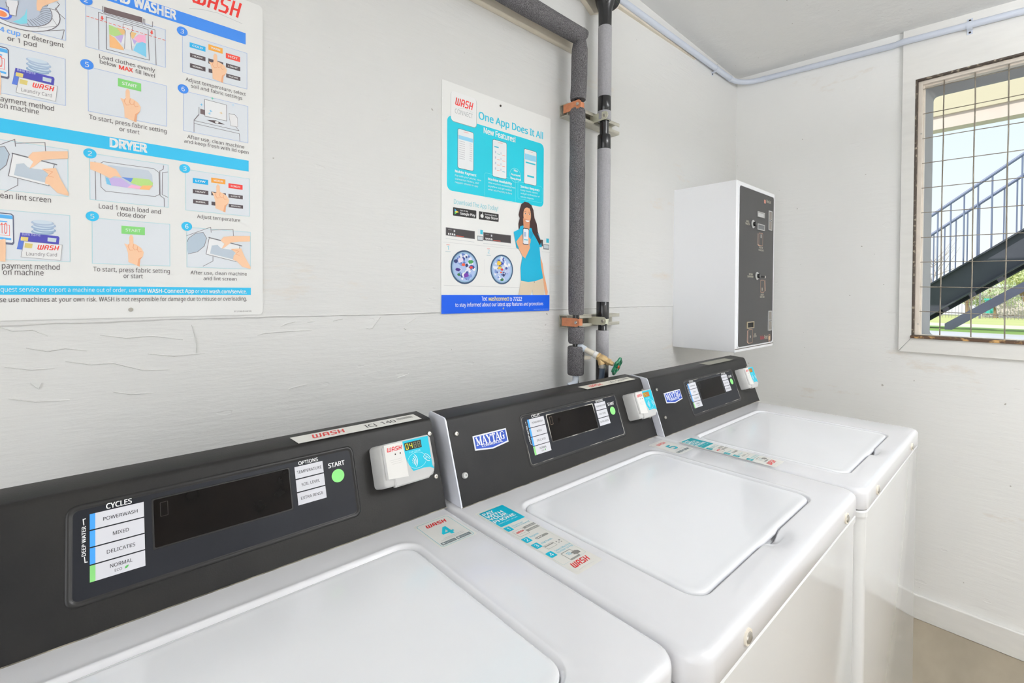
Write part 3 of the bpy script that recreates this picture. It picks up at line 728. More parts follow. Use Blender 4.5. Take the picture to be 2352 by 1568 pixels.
PD = Plane((0, 0, ZD), (1, 0, 0), (0, 1, 0))
LCD1 = ((28, 28, 22), (236, 236, 60), (120, 122, 90), (60, 60, 46))
LCD2 = ((150, 110, 50), (226, 200, 40), (226, 120, 50), (170, 120, 60))
def fx(px, py, yf): return onplane(px, py, Y=yf).x
m1 = machine(-.193, .690, .262, .738, -.193, .496, (0, 0), (-.093, .3805, .326, .672), (.362, .464, .066, .139, .038),
    dict(front_screws=[-.08, .39], cap=False, worn=0, blur=False, screws=[(.486, .140, 0), (.484, .0598, 0), (-.175, .130, 0), (-.174, .05, 1)],
         asset=(.247, .478, .799, .833, 'ICJ  140', (232, 230, 224)), digits='0488', lcd=LCD1),
    'nearest white top-loading washer with number 4 sticker and ICJ 140 tag on its console')
sticker_number('', '4', PD, (0, 0), m1)
m2 = machine(.500, .690, .236, .715, .514, 1.205, (.733, -.0073), (.604, 1.080, .293, .648), (1.094, 1.184, .060, .132, .036),
    dict(front_screws=[.616, 1.088], cap=True, worn=2, blur=False, screws=[(.5335, .1358, 0), (.535, .0555, 1), (1.196, .133, 0), (1.194, .056, 0)],
         badge=((.5705, .1235), (.6600, .094), .0895), asset=(.952, 1.172, .768, .797, 'ICJ  142', (226, 222, 210)), digits='0588', lcd=LCD2),
    'middle white top-loading washer with upright pay-with-your-phone sticker left of its lid')
sticker_number('', '5', PD, (.697, -.030), m2, True)
sticker_pay(PD, (0, 0), m2)
m3 = machine(1.192, .692, .225, .694, 1.2065, 1.902, (1.424, -.0105), (1.275, 1.735, .277, .632), (1.779, 1.863, .056, .131, .032),
    dict(front_screws=[1.300, 1.745], cap=True, worn=1, blur=True, screws=[(1.237, .132, 0), (1.239, .050, 0), (1.890, .133, 0), (1.888, .056, 0)],
         badge=((1.268, .117), (1.362, .086), .081), asset=(1.60, 1.80, .752, .786, '', (140, 138, 126)), digits='0588', lcd=LCD2),
    'farthest white top-loading washer in the corner under the wall-mounted card kiosk')
sticker_pay(PD, (.6755, -.036), m3, (0, 160, 172))

# ------------------------------------------------------------------ posters
PW = Plane((0, WY, 0), (1, 0, 0), (0, 0, 1), .0)    # normal: x cross z = -y, toward the room
SH = (238, 238, 236)
def sheet(name, x0, x1, z0, z1, th, mm, r=.008):
    b = MB(); b.loft([[(x, WY - h, z) for x, z in rrect(x0, x1, z0, z1, r, 4)] for h in (0.0005, th)], mm, flip=True)
    return b
PT = .0022
PP = Plane((0, WY, 0), (1, 0, 0), (0, 0, 1), PT)
a = Art(PP, None, (0, 0), .0001)
RC1 = (0, 0, 3.7935); RC2 = (0, 370, 3.7935); RC3 = (0, 0, 5.2267); RC4 = (0, 300, 4.3567)
GRY = (92, 84, 86); SKB = (228, 233, 239); LB = (176, 198, 238); CYB = (62, 196, 242); BLU = (74, 146, 242); SKIN = (250, 206, 170); SKIN2 = (240, 176, 136); LN = (128, 122, 128)
x0 = -.66; x1 = .254
a.poly([(x0 + .03, 0), (x0 + .03, .001), (x0 + .031, .001)], SH, 0, True)
def bandrect(ptr, pbr, col, L=1):
    u1, v1 = a.at(ptr); v0 = a.at(pbr)[1]; a.poly([(x0 + .02, v0), (u1, v0), (u1, v1), (x0 + .02, v1)], col, L, True)
# --- washer half
a.c = RC1
bandrect((2140, 290), (2140, 388), BLU)
a.text('WASHER', (1168, 62), (1532, 166), .0165, WHT, .045, 2, pre='TOP LOAD ')
a.c = (0, 0, 3.7935)
a.logo((1665, 18), (2108, 166), .031, (238, 62, 56), 1, w=.25)
a.line([(1650, 75), (1760, 82), (1900, 115), (2110, 207)], .0007, (196, 196, 198), 1)
def panel(p, q, brd=LB): a.rect(p, q, SKB, 1); a.frame(p, q, .0007, brd, 2)
def fillrect(pts, brd=LB):
    us = [a.at(p) for p in pts]; xa = min(u[0] for u in us); xb = max(u[0] for u in us); ya = min(u[1] for u in us); yb_ = max(u[1] for u in us)
    a.poly([(xa, ya), (xb, ya), (xb, yb_), (xa, yb_)], SKB, 1, True)
    for P_, Q_ in (((xa, ya), (xb, ya)), ((xb, ya), (xb, yb_)), ((xb, yb_), (xa, yb_)), ((xa, yb_), (xa, ya))): a.line([P_, Q_], .0006, brd, 2, True)
    return xa, xb, ya, yb_
panel((745, 45), (1443, 590)); panel((765, 580), (1453, 1102)); panel((1588, 290), (2153, 778)); panel((1597, 790), (2162, 1247))
# left-column panels run past the picture's edge
def leftpanel(tr, br, brd=LB):
    u1, v1 = a.at(tr); v0 = a.at(br)[1]; w_ = .106; a.poly([(u1 - w_, v0), (u1, v0), (u1, v1), (u1 - w_, v1)], SKB, 1, True)
    for P_, Q_ in (((u1 - w_, v0), (u1, v0)), ((u1, v0), (u1, v1)), ((u1, v1), (u1 - w_, v1)), ((u1 - w_, v1), (u1 - w_, v0))): a.line([P_, Q_], .0006, brd, 2, True)
leftpanel((570, -50), (566, 352)); leftpanel((568, 515), (580, 922))
def circ(c, col, st, r=.0082):
    a.disc(c, r, col, 3); u, v = a.at(c); vs, fs, q0, q1 = text_mesh(st, .03); k = r * .95 / CAPH
    a.out([(u + (x - (q0 + q1) / 2) * k, v - r * .48 + y * k) for x, y in vs], fs, WHT, 4)
circ((748, 0), BLU, '2'); circ((758, 562), BLU, '5'); circ((1588, 273), BLU, '3'); circ((1595, 775), BLU, '6')
tx = lambda st, p, q, cap=.0066, col=GRY, bold=0.0, pre='': a.text(st, p, q, cap, col, bold, 2, pre)
tx('4 cup', (0, 275), (175, 313), .0072, (110, 170, 246), .02, '1/')
tx('of detergent', (203, 326), (555, 416), .0072); tx('or 1 pod', (65, 352), (318, 412), .0072)
tx('Load clothes evenly', (864, 503), (1350, 632)); tx('below', (870, 550), (1014, 590)); tx('MAX', (1038, 604), (1157, 629), .0068, (238, 84, 74), .025); tx('fill level', (1178, 635), (1348, 678))
tx('To start, press fabric setting', (776, 1035), (1452, 1160), .0072); tx('or start', (1041, 1140), (1215, 1170), .0072)
tx('ayment method', (4, 880), (470, 968), .0078, pre='Select p'); tx('on machine', (-4, 932), (340, 1000), .0078)
tx('Adjust temperature, select', (1617, 706), (2140, 833)); tx('soil and fabric settings', (1665, 765), (2110, 868))
tx('After use, clean machine', (1632, 1208), (2128, 1292)); tx('and keep fresh with lid open', (1605, 1243), (2165, 1342))
def PLn(pts, w=.0008, col=LN, L=3): a.line(pts, w, col, L)
def PGn(pts, col, L=3): a.poly(pts, col, L)
def hand(cx, cy, s, L=4):
    """pointing hand, fingertip at (cx,cy)"""
    def q(x, y): return (cx + x * s, cy + (y + x * .22) * s)
    PGn([q(-14, 20), q(-4, -2), q(12, -2), q(22, 14), q(24, 70), q(52, 76), q(94, 96), q(118, 130), q(112, 168), q(86, 206), q(80, 270), q(-22, 250), q(-26, 170), q(-42, 120), q(-60, 88), q(-30, 92), q(-14, 84)], SKIN, L)
    PLn([q(-14, 84), q(-26, 110), q(-6, 140), q(20, 132)], .0009, SKIN2, L + 1); PLn([q(26, 78), q(20, 108), q(34, 128), q(60, 116)], .0009, SKIN2, L + 1); PLn([q(62, 92), q(58, 118), q(72, 138), q(96, 128)], .0009, SKIN2, L + 1)
    PGn([q(112, 168), q(86, 206), q(80, 270), q(58, 266), q(70, 200)], SKIN2, L + 1)
# panel 2: tub full of clothes below the line
PGn([(905, 60), (1240, 152), (1238, 200), (905, 108)], (122, 106, 108), 3); PLn([(893, 55), (893, 100), (915, 118), (1245, 212), (1250, 165)]); PLn([(1262, 168), (1262, 215), (1328, 235), (1330, 190)])
PLn([(862, 430), (858, 108), (1350, 262), (1360, 568)]); PLn([(930, 430), (925, 148), (1290, 258), (1300, 525), (930, 430)], .0009)
PGn([(948, 215), (1060, 262), (1080, 300), (1000, 318), (952, 300)], (188, 222, 144), 3); PGn([(952, 300), (1000, 330), (1075, 420), (1080, 440), (955, 412)], (250, 194, 136), 3)
PGn([(1000, 318), (1080, 300), (1060, 380)], (204, 182, 232), 3); PGn([(1015, 240), (1190, 290), (1160, 340), (1060, 300)], (240, 200, 140), 3); PGn([(1165, 335), (1210, 300), (1268, 308), (1270, 378), (1200, 370)], (250, 184, 214), 3)
PGn([(1190, 380), (1240, 366), (1272, 382), (1275, 500), (1160, 440), (1180, 400)], (140, 214, 246), 3); PGn([(1140, 330), (1190, 360), (1165, 400)], (200, 180, 234), 3)
PGn([(1072, 210), (1155, 232), (1152, 270), (1135, 290), (1150, 440), (1085, 425), (1092, 270), (1072, 248)], (240, 240, 242), 4); PLn([(1072, 210), (1155, 232), (1152, 270), (1135, 290), (1150, 440)], .0007, LN, 5); PLn([(1072, 210), (1072, 248), (1092, 270), (1085, 425)], .0007, LN, 5)
PGn([(1082, 290), (1098, 380), (1055, 380)], (240, 240, 242), 4); PGn([(1135, 305), (1175, 400), (1145, 400)], (240, 240, 242), 4)
for k in range(18): p = 755 + k * 39; a.line([(p, 142 + k * 12.0), (p + 20, 148.5 + k * 12.0)], .0009, (240, 96, 86), 6)
for cx_, cy_ in ((890, 160), (1322, 285)): PGn([(cx_ - 7, cy_ - 20), (cx_ + 7, cy_ - 16), (cx_ + 7, cy_), (cx_ + 14, cy_ + 3), (cx_, cy_ + 18), (cx_ - 16, cy_ - 5), (cx_ - 8, cy_ - 3)], (240, 96, 86), 6)
# panels 5: start buttons and hands
def tri(pts, col, st, L=3, tc=WHT):
    us = [a.at(p) for p in pts]; xa, xb = us[0][0], us[1][0]; yb_, ya = us[0][1], us[1][1]
    a.poly([(xa, ya), (xb, ya), (xb, yb_), (xa, yb_)], col, L, True)
    if st: w_ = (xb - xa); a.text(st, (xa + w_ * .18, ya + (yb_ - ya) * .33), (xb - w_ * .18, ya + (yb_ - ya) * .33), (yb_ - ya) * .36, tc, .02, L + .5, raw=True)
tri([(1027, 680), (1230, 798)], (140, 218, 128), 'START'); hand(1108, 778, 1.0)
# panel 3: option keys
DK = (98, 88, 92)
def keys(r, names):
    for (p, q), nm in zip(r, names): tri([p, q], nm[1], nm[0])
keys([((1652, 368), (1790, 452)), ((1815, 385), (1940, 470)), ((1967, 460), (2092, 543)), ((1655, 460), (1790, 535)), ((1815, 508), (1945, 590)), ((1968, 550), (2093, 622)), ((1655, 550), (1790, 625)), ((1817, 597), (1945, 665)), ((1970, 640), (2094, 707))],
     [('COLD', (60, 186, 240)), ('WARM', (248, 176, 76)), ('HOT', (244, 92, 80)), ('HEAVY', DK), ('', DK), ('LIGHT', DK), ('NORMAL', DK), ('', DK), ('DELICATES', DK)])
hand(1872, 470, .88)
# panel 6: open machine
PGn([(1783, 865), (1973, 915), (1975, 1055), (1785, 1012)], (240, 241, 243), 3); PLn([(1783, 865), (1973, 915), (1975, 1055), (1785, 1012), (1783, 865)])
PGn([(1745, 948), (1783, 958), (1783, 1002), (1745, 990)], (122, 106, 108), 3); PLn([(1733, 935), (1733, 995), (1690, 1045), (1690, 1075), (2085, 1165), (2090, 1230)]); PLn([(1733, 1000), (1690, 1050), (2083, 1140), (2000, 1040)])
PLn([(1690, 1070), (1690, 1150)]); PGn([(1995, 990), (2045, 1000), (2068, 1028), (2070, 1105), (2010, 1095)], (238, 238, 240), 3); PLn([(1995, 990), (2045, 1000), (2068, 1028), (2070, 1105), (2010, 1095), (1995, 990)])
PGn([(1800, 1045), (1880, 1050), (1958, 1085), (1880, 1078)], (96, 84, 86), 4); a.disc((1888, 1066), .003, (235, 235, 235), 5, .0022)
for c_, cc in (((1755, 912), (110, 200, 240)), ((1850, 858), (96, 210, 170)), ((2030, 915), (190, 226, 246)), ((1825, 990), (150, 214, 240)), ((1925, 985), (246, 214, 150)), ((1836, 968), (120, 200, 240))):
    u, v = a.at(c_); a.poly([(u - .003, v), (u - .0006, v + .0006), (u, v + .003), (u + .0006, v + .0006), (u + .003, v), (u + .0006, v - .0006), (u, v - .003), (u - .0006, v - .0006)], cc, 5, True)
# panel 1: drum, cup, bottle, hand
a.disc((150, 60), .048, (236, 238, 242), 3, .034, 40); a.ring((150, 60), .048, .0012, LN, 4, .034, 40); a.disc((140, 50), .040, (196, 206, 222), 4, .029, 40); a.ring((140, 50), .040, .0009, LN, 5, .029, 40)
for k in range(14):
    t = -1.2 + k * .13; u, v = a.at((140, 50)); a.line([(u + .026 * math.cos(t), v + .019 * math.sin(t)), (u + .038 * math.cos(t), v + .0275 * math.sin(t))], .0009, (140, 144, 158), 5, True)
PGn([(235, 75), (215, 130), (170, 170), (110, 190), (180, 212), (238, 205), (235, 140)], (140, 222, 238), 6); PGn([(60, 0), (160, 12), (158, 60), (142, 140), (80, 130), (72, 60), (52, 40)], (238, 238, 242), 7); PLn([(52, 20), (60, 60), (76, 66), (82, 130), (140, 142), (150, 70), (160, 40), (158, 10)], .0008, LN, 8)
PGn([(322, 0), (520, 0), (420, 40), (372, 60), (350, 100), (322, 92), (318, 40)], SKIN, 7); PGn([(430, 20), (495, 28), (480, 78), (412, 68)], (226, 232, 240), 6); PLn([(430, 0), (412, 72), (480, 88), (518, 40), (500, 20)])
PLn([(480, 88), (565, 165)]); PLn([(300, 275), (560, 262), (540, 342)]); PLn([(400, 75), (500, 228), (330, 245)], .0005); a.disc((20, 118), .010, (90, 120, 236), 6, .0085); a.disc((14, 118), .008, (240, 240, 248), 7, .006); a.disc((12, 120), .006, (250, 150, 100), 8, .0045)
# payment picture (both halves of the chart use it)
def pay(ox, oy, skew):
    f = lambda x, y: (ox + x, oy + y + x * skew)
    P = lambda pts, c, L=3: PGn([f(*p) for p in pts], c, L)
    P([(-90, -5), (60, -5), (82, 10), (88, 250), (75, 268), (-90, 268)], (112, 116, 140), 3); P([(-90, 5), (55, 5), (72, 14), (76, 240), (66, 250), (-90, 250)], (238, 242, 248), 4); P([(-90, 12), (70, 12), (72, 44), (-90, 44)], (96, 182, 242), 5); P([(-90, 66), (25, 66), (25, 76), (-90, 76)], (96, 182, 242), 5)
    a.line([f(-90, 98), f(44, 98), f(46, 190), f(-90, 190)], .0007, (240, 130, 124), 5)
    P([(-90, 210), (60, 210), (60, 228), (-90, 228)], (96, 182, 242), 5)
    a.text('10', f(-32, 176), f(26, 176), .0165, (238, 96, 86), .0, 6)
    P([(-90, 250), (10, 220), (14, 290), (10, 420), (-90, 420)], SKIN, 6)
    for k in range(5):
        u, v = a.at(f(345, 130 - k * 20)); a.disc((u + (.001 if k % 2 else -.0015), v), .0128, (150 + 8 * k, 176 + 6 * k, 206 + 4 * k), 3 + k * .5, .0042, 24, True); a.disc((u + (.001 if k % 2 else -.0015), v + .0012), .0108, (214, 228, 240), 3.25 + k * .5, .0030, 24, True)
    P([(140, 152), (470, 152), (480, 165), (470, 250), (110, 300)], (86, 84, 182), 3); P([(135, 200), (175, 190), (175, 300), (108, 300)], (100, 130, 220), 4); P([(378, 172), (455, 172), (450, 206), (376, 206)], (206, 220, 226), 4)
    P([(145, 188), (210, 188), (204, 222), (142, 222)], (232, 212, 130), 4)
    a.text('Bank Name', f(155, 172), f(315, 172), .0042, (200, 206, 240), 0, 4)
    P([(172, 225), (505, 225), (490, 360), (145, 365)], (240, 240, 240), 5); a.line([f(172, 225), f(505, 225), f(490, 360), f(145, 365), f(172, 225)], .0005, (170, 168, 172), 6)
    P([(180, 240), (248, 240), (240, 280), (175, 280)], (226, 208, 128), 6)
    a.logo(f(285, 280), f(480, 280), .0075, (238, 74, 68), 6); a.text('Laundry Card', f(190, 338), f(458, 338), .0054, (140, 134, 138), 0, 6)
a.c = RC1; pay(-5, 405, .245)
# --- dryer half
a.c = (0, 0, 1)
bandrect((571, 369), (571, 394), CYB)
a.c = RC1; a.text('DRYER', (962, 1282), (1278, 1325), .0145, WHT, .05, 2)
a.c = RC4; circ((900, 228), CYB, '2'); leftpanel((678, 190), (690, 660), (176, 224, 232)); leftpanel((698, 848), (710, 1312), (176, 224, 232))
a.c = RC2; CB = (176, 224, 232)
panel((780, -72), (1468, 405), CB); panel((1615, 70), (2175, 483), CB); panel((800, 492), (1482, 915), CB); panel((1625, 573), (2183, 942), CB)
circ((1610, 65), CYB, '3'); circ((805, 480), CYB, '5'); circ((1627, 568), CYB, '6')
tx('ean lint screen', (2, 322), (445, 360), .0084, pre='Cl'); tx('Load 1 wash load and', (862, 410), (1400, 460), .0078); tx('close door', (1020, 480), (1272, 498), .0078)
tx('Adjust temperature', (1717, 497), (2092, 528)); tx('payment method', (17, 935), (520, 945), .0086, pre='Select '); tx('on machine', (27, 990), (380, 995), .0086)
tx('To start, press fabric setting', (812, 958), (1480, 977), .0076); tx('or start', (1077, 1018), (1245, 1020), .0076)
tx('After use, clean machine', (1660, 985), (2150, 997)); tx('and lint screen', (1773, 1035), (2062, 1042))
u1, v1 = a.at((2185, 1103)); v0 = a.at((2185, 1165))[1]; a.poly([(x0 + .02, v0), (u1, v0), (u1, v1), (x0 + .02, v1)], CYB, 1, True)
a.text('quest service or report a machine out of order, use the', (5, 1131), (1270, 1145), .0070, WHT, 0.0, 2, pre='To re')
a.text('WASH-Connect App', (1283, 1144), (1690, 1149), .0070, WHT, .02, 2); a.text('or visit', (1702, 1148), (1812, 1149), .0070, WHT, 0, 2); a.text('wash.com/service.', (1823, 1149), (2150, 1152), .0070, WHT, .02, 2)
tx('se use machines at your own risk. WASH is not responsible for damage due to misuse or overloading.', (-2, 1218), (2150, 1221), .0076, pre='Plea')
tx('07.2156 (R-04/20)', (2040, 1312), (2190, 1312), .0024)
# dryer pictures
tri([(1058, 562), (1262, 645)], (140, 218, 128), 'START')
hand(1140, 645, .95)
keys([((1680, 145), (1813, 208)), ((1840, 143), (1963, 203)), ((1990, 192), (2113, 250)), ((1680, 242), (1815, 295)), ((1840, 265), (1968, 312)), ((1990, 285), (2115, 333)), ((1682, 332), (1816, 382)), ((1842, 352), (1970, 398)), ((1992, 372), (2117, 415))],
     [('LOW', (40, 178, 236)), ('MEDIUM', (248, 170, 70)), ('HIGH', (240, 70, 66)), ('HEAVY', DK), ('', DK), ('LIGHT', DK), ('NORMAL', DK), ('', DK), ('DELICATES', DK)])
hand(1896, 205, .84)
# dryer drum with clothes
PLn([(828, 5), (835, 335)]); PLn([(872, 20), (900, 5), (1340, 65), (1385, 100), (1390, 290), (1350, 308), (920, 262), (880, 225), (872, 20)]); PGn([(905, 45), (960, 35), (1290, 80), (1325, 120), (1332, 220), (1290, 250), (980, 215), (920, 175)], (204, 214, 226), 3)
PGn([(965, 210), (950, 140), (1060, 150), (1145, 215), (1110, 232)], (206, 186, 234), 4); PGn([(1140, 190), (1160, 145), (1300, 160), (1332, 190), (1330, 210), (1230, 220)], (190, 226, 140), 4); PGn([(1145, 205), (1230, 220), (1215, 245), (1110, 230)], (248, 186, 216), 4); PGn([(1215, 245), (1240, 212), (1330, 212), (1300, 252)], (250, 190, 130), 4); PGn([(918, 140), (945, 150), (970, 212), (930, 200)], (130, 204, 240), 4); PGn([(1060, 140), (1160, 148), (1140, 185)], (110, 150, 226), 4)
PGn([(785, 5), (870, 15), (1010, 70), (1060, 145), (1000, 130), (960, 150), (900, 120), (870, 105), (785, 70)], SKIN, 6)
PLn([(1425, 40), (1422, 72), (1392, 85), (1395, 300), (1430, 325), (1432, 398)]); PLn([(1462, 95), (1415, 100), (1412, 290), (1462, 315)])
def lint(ox, oy, s, sk=.0):
    f = lambda x, y: (ox + x * s, oy + y * s)
    PGn([f(0, 130), f(15, 100), f(70, 60), f(140, 50), f(170, 100), f(150, 170), f(90, 220), f(10, 238), f(0, 200)], (188, 204, 218), 3); PLn([f(0, 130), f(15, 100), f(70, 60), f(140, 50), f(170, 100), f(150, 170), f(90, 220), f(10, 238)])
    PLn([f(-5, 80), f(205, 5), f(210, 50)]); PLn([f(215, 30), f(400, 25), f(405, 90)]); PLn([f(225, 250), f(225, 300), f(140, 345)])
    PGn([f(190, 100), f(460, 170), f(425, 305), f(165, 240)], (242, 243, 245), 4); PLn([f(190, 95), f(475, 168)], .0016, (120, 118, 124), 5); PLn([f(460, 170), f(425, 305), f(165, 240), f(192, 100)], .0008, LN, 5)
    PGn([f(215, 165), f(265, 160), f(290, 185), f(330, 195), f(420, 205), f(405, 285), f(200, 235)], (196, 208, 220), 5)
    PGn([f(300, 195), f(325, 150), f(290, 120), f(320, 88), f(400, 82), f(548, 82), f(548, 130), f(450, 132), f(380, 140), f(330, 180)], SKIN, 7)
    PGn([f(380, 195), f(470, 190), f(500, 260), f(552, 350), f(552, 370), f(480, 350), f(430, 300), f(400, 290), f(405, 250), f(430, 235)], SKIN, 7); PLn([f(395, 200), f(450, 215), f(420, 240), f(455, 250)], .0008, SKIN2, 8)
lint(1630, 570, 1.0)
a.c = RC4; lint(-170, 80, 1.55)
a.c = RC2; pay(38, 455, .10)
art1 = a
b = sheet('poster', x0, x1, 1.282, 1.906, PT, ink(SH))
b_v = len(b.v); b.v += art1.mb.v
for f_, m_ in zip(art1.mb.f, art1.mb.m):
    b.f.append([i + b_v for i in f_]); b.m.append(b.mi(art1.mb.mats[m_]))
p1 = b.build('poster', None, smooth=False)
tag(p1, 'large white laundry instruction poster with washer and dryer steps on the wall, left', 'poster')
def wall_screw(par, px, py, r=.0035, mm=M_screw):
    u, v = PP.at(px, py); s_ = MB(); hexbolt(s_, (u, WY - PT, v), (0, -1, 0), r, .002); return s_.build('screw', par, mm)
wall_screw(p1, 300.5, 711); wall_screw(p1, -220, 760)

# second poster
a = Art(PP, None, (0, 0), .0001, (1000, 170, 5.6))
QA = (1000, 170, 5.6); QB = (1000, 440, 5.407)
qx0, qx1, qz0, qz1 = .684, 1.100, 1.271, 1.893
CC = (24, 204, 226)
b = sheet('poster', qx0, qx1, qz0, qz1, PT, ink((240, 240, 238)), .003)
# cyan panel
u0_, v1_ = a.at((152, 520)); u1_ = a.at((1395, 900))[0]
a.c = QB; v0_ = a.at((1330, 192))[1]; a.c = QA
a.poly(rrect(u0_, u1_, v0_, v1_, .016, 6), CC, 1, True)
# app tile
u, v = a.at((360, 460)); tw = .044
ua, ub = a.at((200, 220))[0], a.at((528, 400))[0]; va, vb = a.at((215, 600))[1], a.at((200, 208))[1]
a.poly(rrect(ua - .0006, ub + .0012, va - .0016, vb, .011, 6), (150, 160, 164), 2, True); a.poly(rrect(ua, ub, va, vb, .010, 6), (243, 243, 243), 3, True)
a.logo((250, 395), (487, 470), .021, (232, 52, 50), 4); a.line([(290, 445), (380, 445), (485, 500)], .0005, (180, 190, 190), 4); a.text('CONNECT', (250, 498), (480, 575), .0125, (176, 180, 182), -.004, 4)
a.text('One App Does It All', (558, 575), (1382, 838), .0205, (50, 196, 224), .02, 2)
a.text('New Features!', (622, 752), (1027, 885), .016, WHT, .03, 2)
def phone(p, q, kind):
    aa = a.at(p); bb = a.at(q); X0, X1, Y0, Y1 = aa[0], bb[0], bb[1], aa[1]; W_ = X1 - X0; H_ = Y1 - Y0
    a.poly(rrect(X0 - .0012, X1 + .0012, Y0 - .0012, Y1 + .0012, .006, 5), (70, 76, 92), 2, True); a.poly(rrect(X0, X1, Y0, Y1, .005, 5), (240, 242, 244), 3, True)
    a.logo((X0 + W_ * .36, Y1 - H_ * .055), (X0 + W_ * .70, Y1 - H_ * .055), H_ * .022, (236, 90, 84), 4, True)
    R_ = lambda x0, x1, y0, y1, c: a.poly([(X0 + W_ * x0, Y1 - H_ * y1), (X0 + W_ * x1, Y1 - H_ * y1), (X0 + W_ * x1, Y1 - H_ * y0), (X0 + W_ * x0, Y1 - H_ * y0)], c, 4, True)
    if kind == 0:
        R_(.03, .97, .16, .26, (150, 214, 242))
        for k in range(9): R_(.08, .45, .30 + k * .055, .315 + k * .055, (206, 206, 212)); R_(.75, .92, .30 + k * .055, .315 + k * .055, (206, 206, 212))
    elif kind == 1:
        R_(.1, .42, .17, .2, (60, 190, 214))
        for k in range(4):
            R_(.3, .5, .36 + k * .15, .375 + k * .15, (238, 140, 120) if k else (110, 200, 190)); R_(.7, .9, .36 + k * .15, .375 + k * .15, (238, 140, 120) if k < 3 else (110, 190, 210)); R_(.15, .24, .30 + k * .15, .36 + k * .15, (196, 204, 220)); R_(.55, .63, .30 + k * .15, .36 + k * .15, (210, 216, 226))
    else:
        R_(.04, .97, .13, .30, (150, 214, 240)); R_(.12, .92, .36, .40, (40, 196, 216)); R_(.25, .82, .74, .79, (40, 196, 216))
phone((290, 700), (486, 1248), 0); phone((738, 838), (912, 1350), 1); phone((1142, 960), (1296, 1437), 2)
bt = lambda st, p, q, cap=.0058, bold=.02: a.text(st, p, q, cap, WHT, bold, 2)
bt('Mobile Payment', (252, 1262), (525, 1318), .0066, .03); bt('Pay with your phone, view', (252, 1312), (588, 1378), .0048, 0); bt('transaction history, and', (252, 1354), (555, 1416), .0048, 0); bt('request refunds in-app', (252, 1396), (548, 1458), .0048, 0)
bt('Machine Availability', (678, 1360), (982, 1425), .0066, .03); bt('View machine availability from', (678, 1400), (1026, 1478), .0048, 0); bt('anywhere and get notified', (678, 1445), (980, 1510), .0048, 0); bt('when your laundry is done', (678, 1490), (984, 1550), .0048, 0)
bt('Service Requests', (1096, 1458), (1338, 1508), .0066, .03); bt('Easily create, submit,', (1096, 1495), (1318, 1546), .0048, 0); bt('and get confirmation of', (1096, 1538), (1340, 1590), .0048, 0); bt('service requests', (1096, 1580), (1262, 1620), .0048, 0)
a.ring((1027, 1302), .0225, .0008, (190, 240, 246), 2, .0215); bt('No', (1010, 1250), (1055, 1262), .0058, .03); bt('Account', (972, 1295), (1090, 1325), .0058, .03); bt('Required', (967, 1345), (1098, 1375), .0058, .03)
a.frame((632, 1265), (1030, 1660), .0007, (150, 234, 242), 1.5, .006); a.frame((1060, 1380), (1372, 1660), .0007, (150, 234, 242), 1.5, .006)
a.c = QB
a.text('Download The App Today!', (230, 148), (778, 238), .0125, (130, 208, 220), 0, 2)
def badge(p, q, s1, s2, L=2):
    aa = a.at(p); bb = a.at(q); a.poly(rrect(aa[0], bb[0], bb[1], aa[1], .002), (44, 42, 42), L, True); W_ = bb[0] - aa[0]; H_ = aa[1] - bb[1]
    a.text(s1, (aa[0] + W_ * .30, bb[1] + H_ * .66), (aa[0] + W_ * (.62 if 'GET' in s1 else .9), bb[1] + H_ * .66), H_ * .15, WHT, 0.01, L + 1, raw=True)
    a.text(s2, (aa[0] + W_ * .30, bb[1] + H_ * .24), (aa[0] + W_ * .95, bb[1] + H_ * .24), H_ * .30, WHT, .02, L + 1, raw=True)
    return aa[0], bb[1], W_, H_
X_, Y_, W_, H_ = badge((218, 192), (507, 336), 'GET IT ON', 'Google Play')
for pts, c in (([(.07, .85), (.07, .5), (.16, .62)], (80, 190, 240)), ([(.07, .5), (.07, .15), (.16, .38)], (90, 210, 110)), ([(.07, .5), (.16, .62), (.25, .5), (.16, .38)], (246, 206, 60)), ([(.07, .15), (.16, .38), (.13, .3)], (236, 70, 66))): a.poly([(X_ + W_ * x, Y_ + H_ * y) for x, y in pts], c, 3, True)
X_, Y_, W_, H_ = badge((540, 242), (784, 376), 'Download on the', 'App Store')
a.disc((X_ + W_ * .135, Y_ + H_ * .46), W_ * .06, WHT, 3, H_ * .22, raw=True); a.disc((X_ + W_ * .175, Y_ + H_ * .46), W_ * .055, WHT, 3.2, H_ * .23, raw=True); a.disc((X_ + W_ * .245, Y_ + H_ * .52), W_ * .022, (44, 42, 42), 3.4, H_ * .08, raw=True); a.poly([(X_ + W_ * .15, Y_ + H_ * .72), (X_ + W_ * .17, Y_ + H_ * .9), (X_ + W_ * .2, Y_ + H_ * .92), (X_ + W_ * .18, Y_ + H_ * .76)], WHT, 3, True)
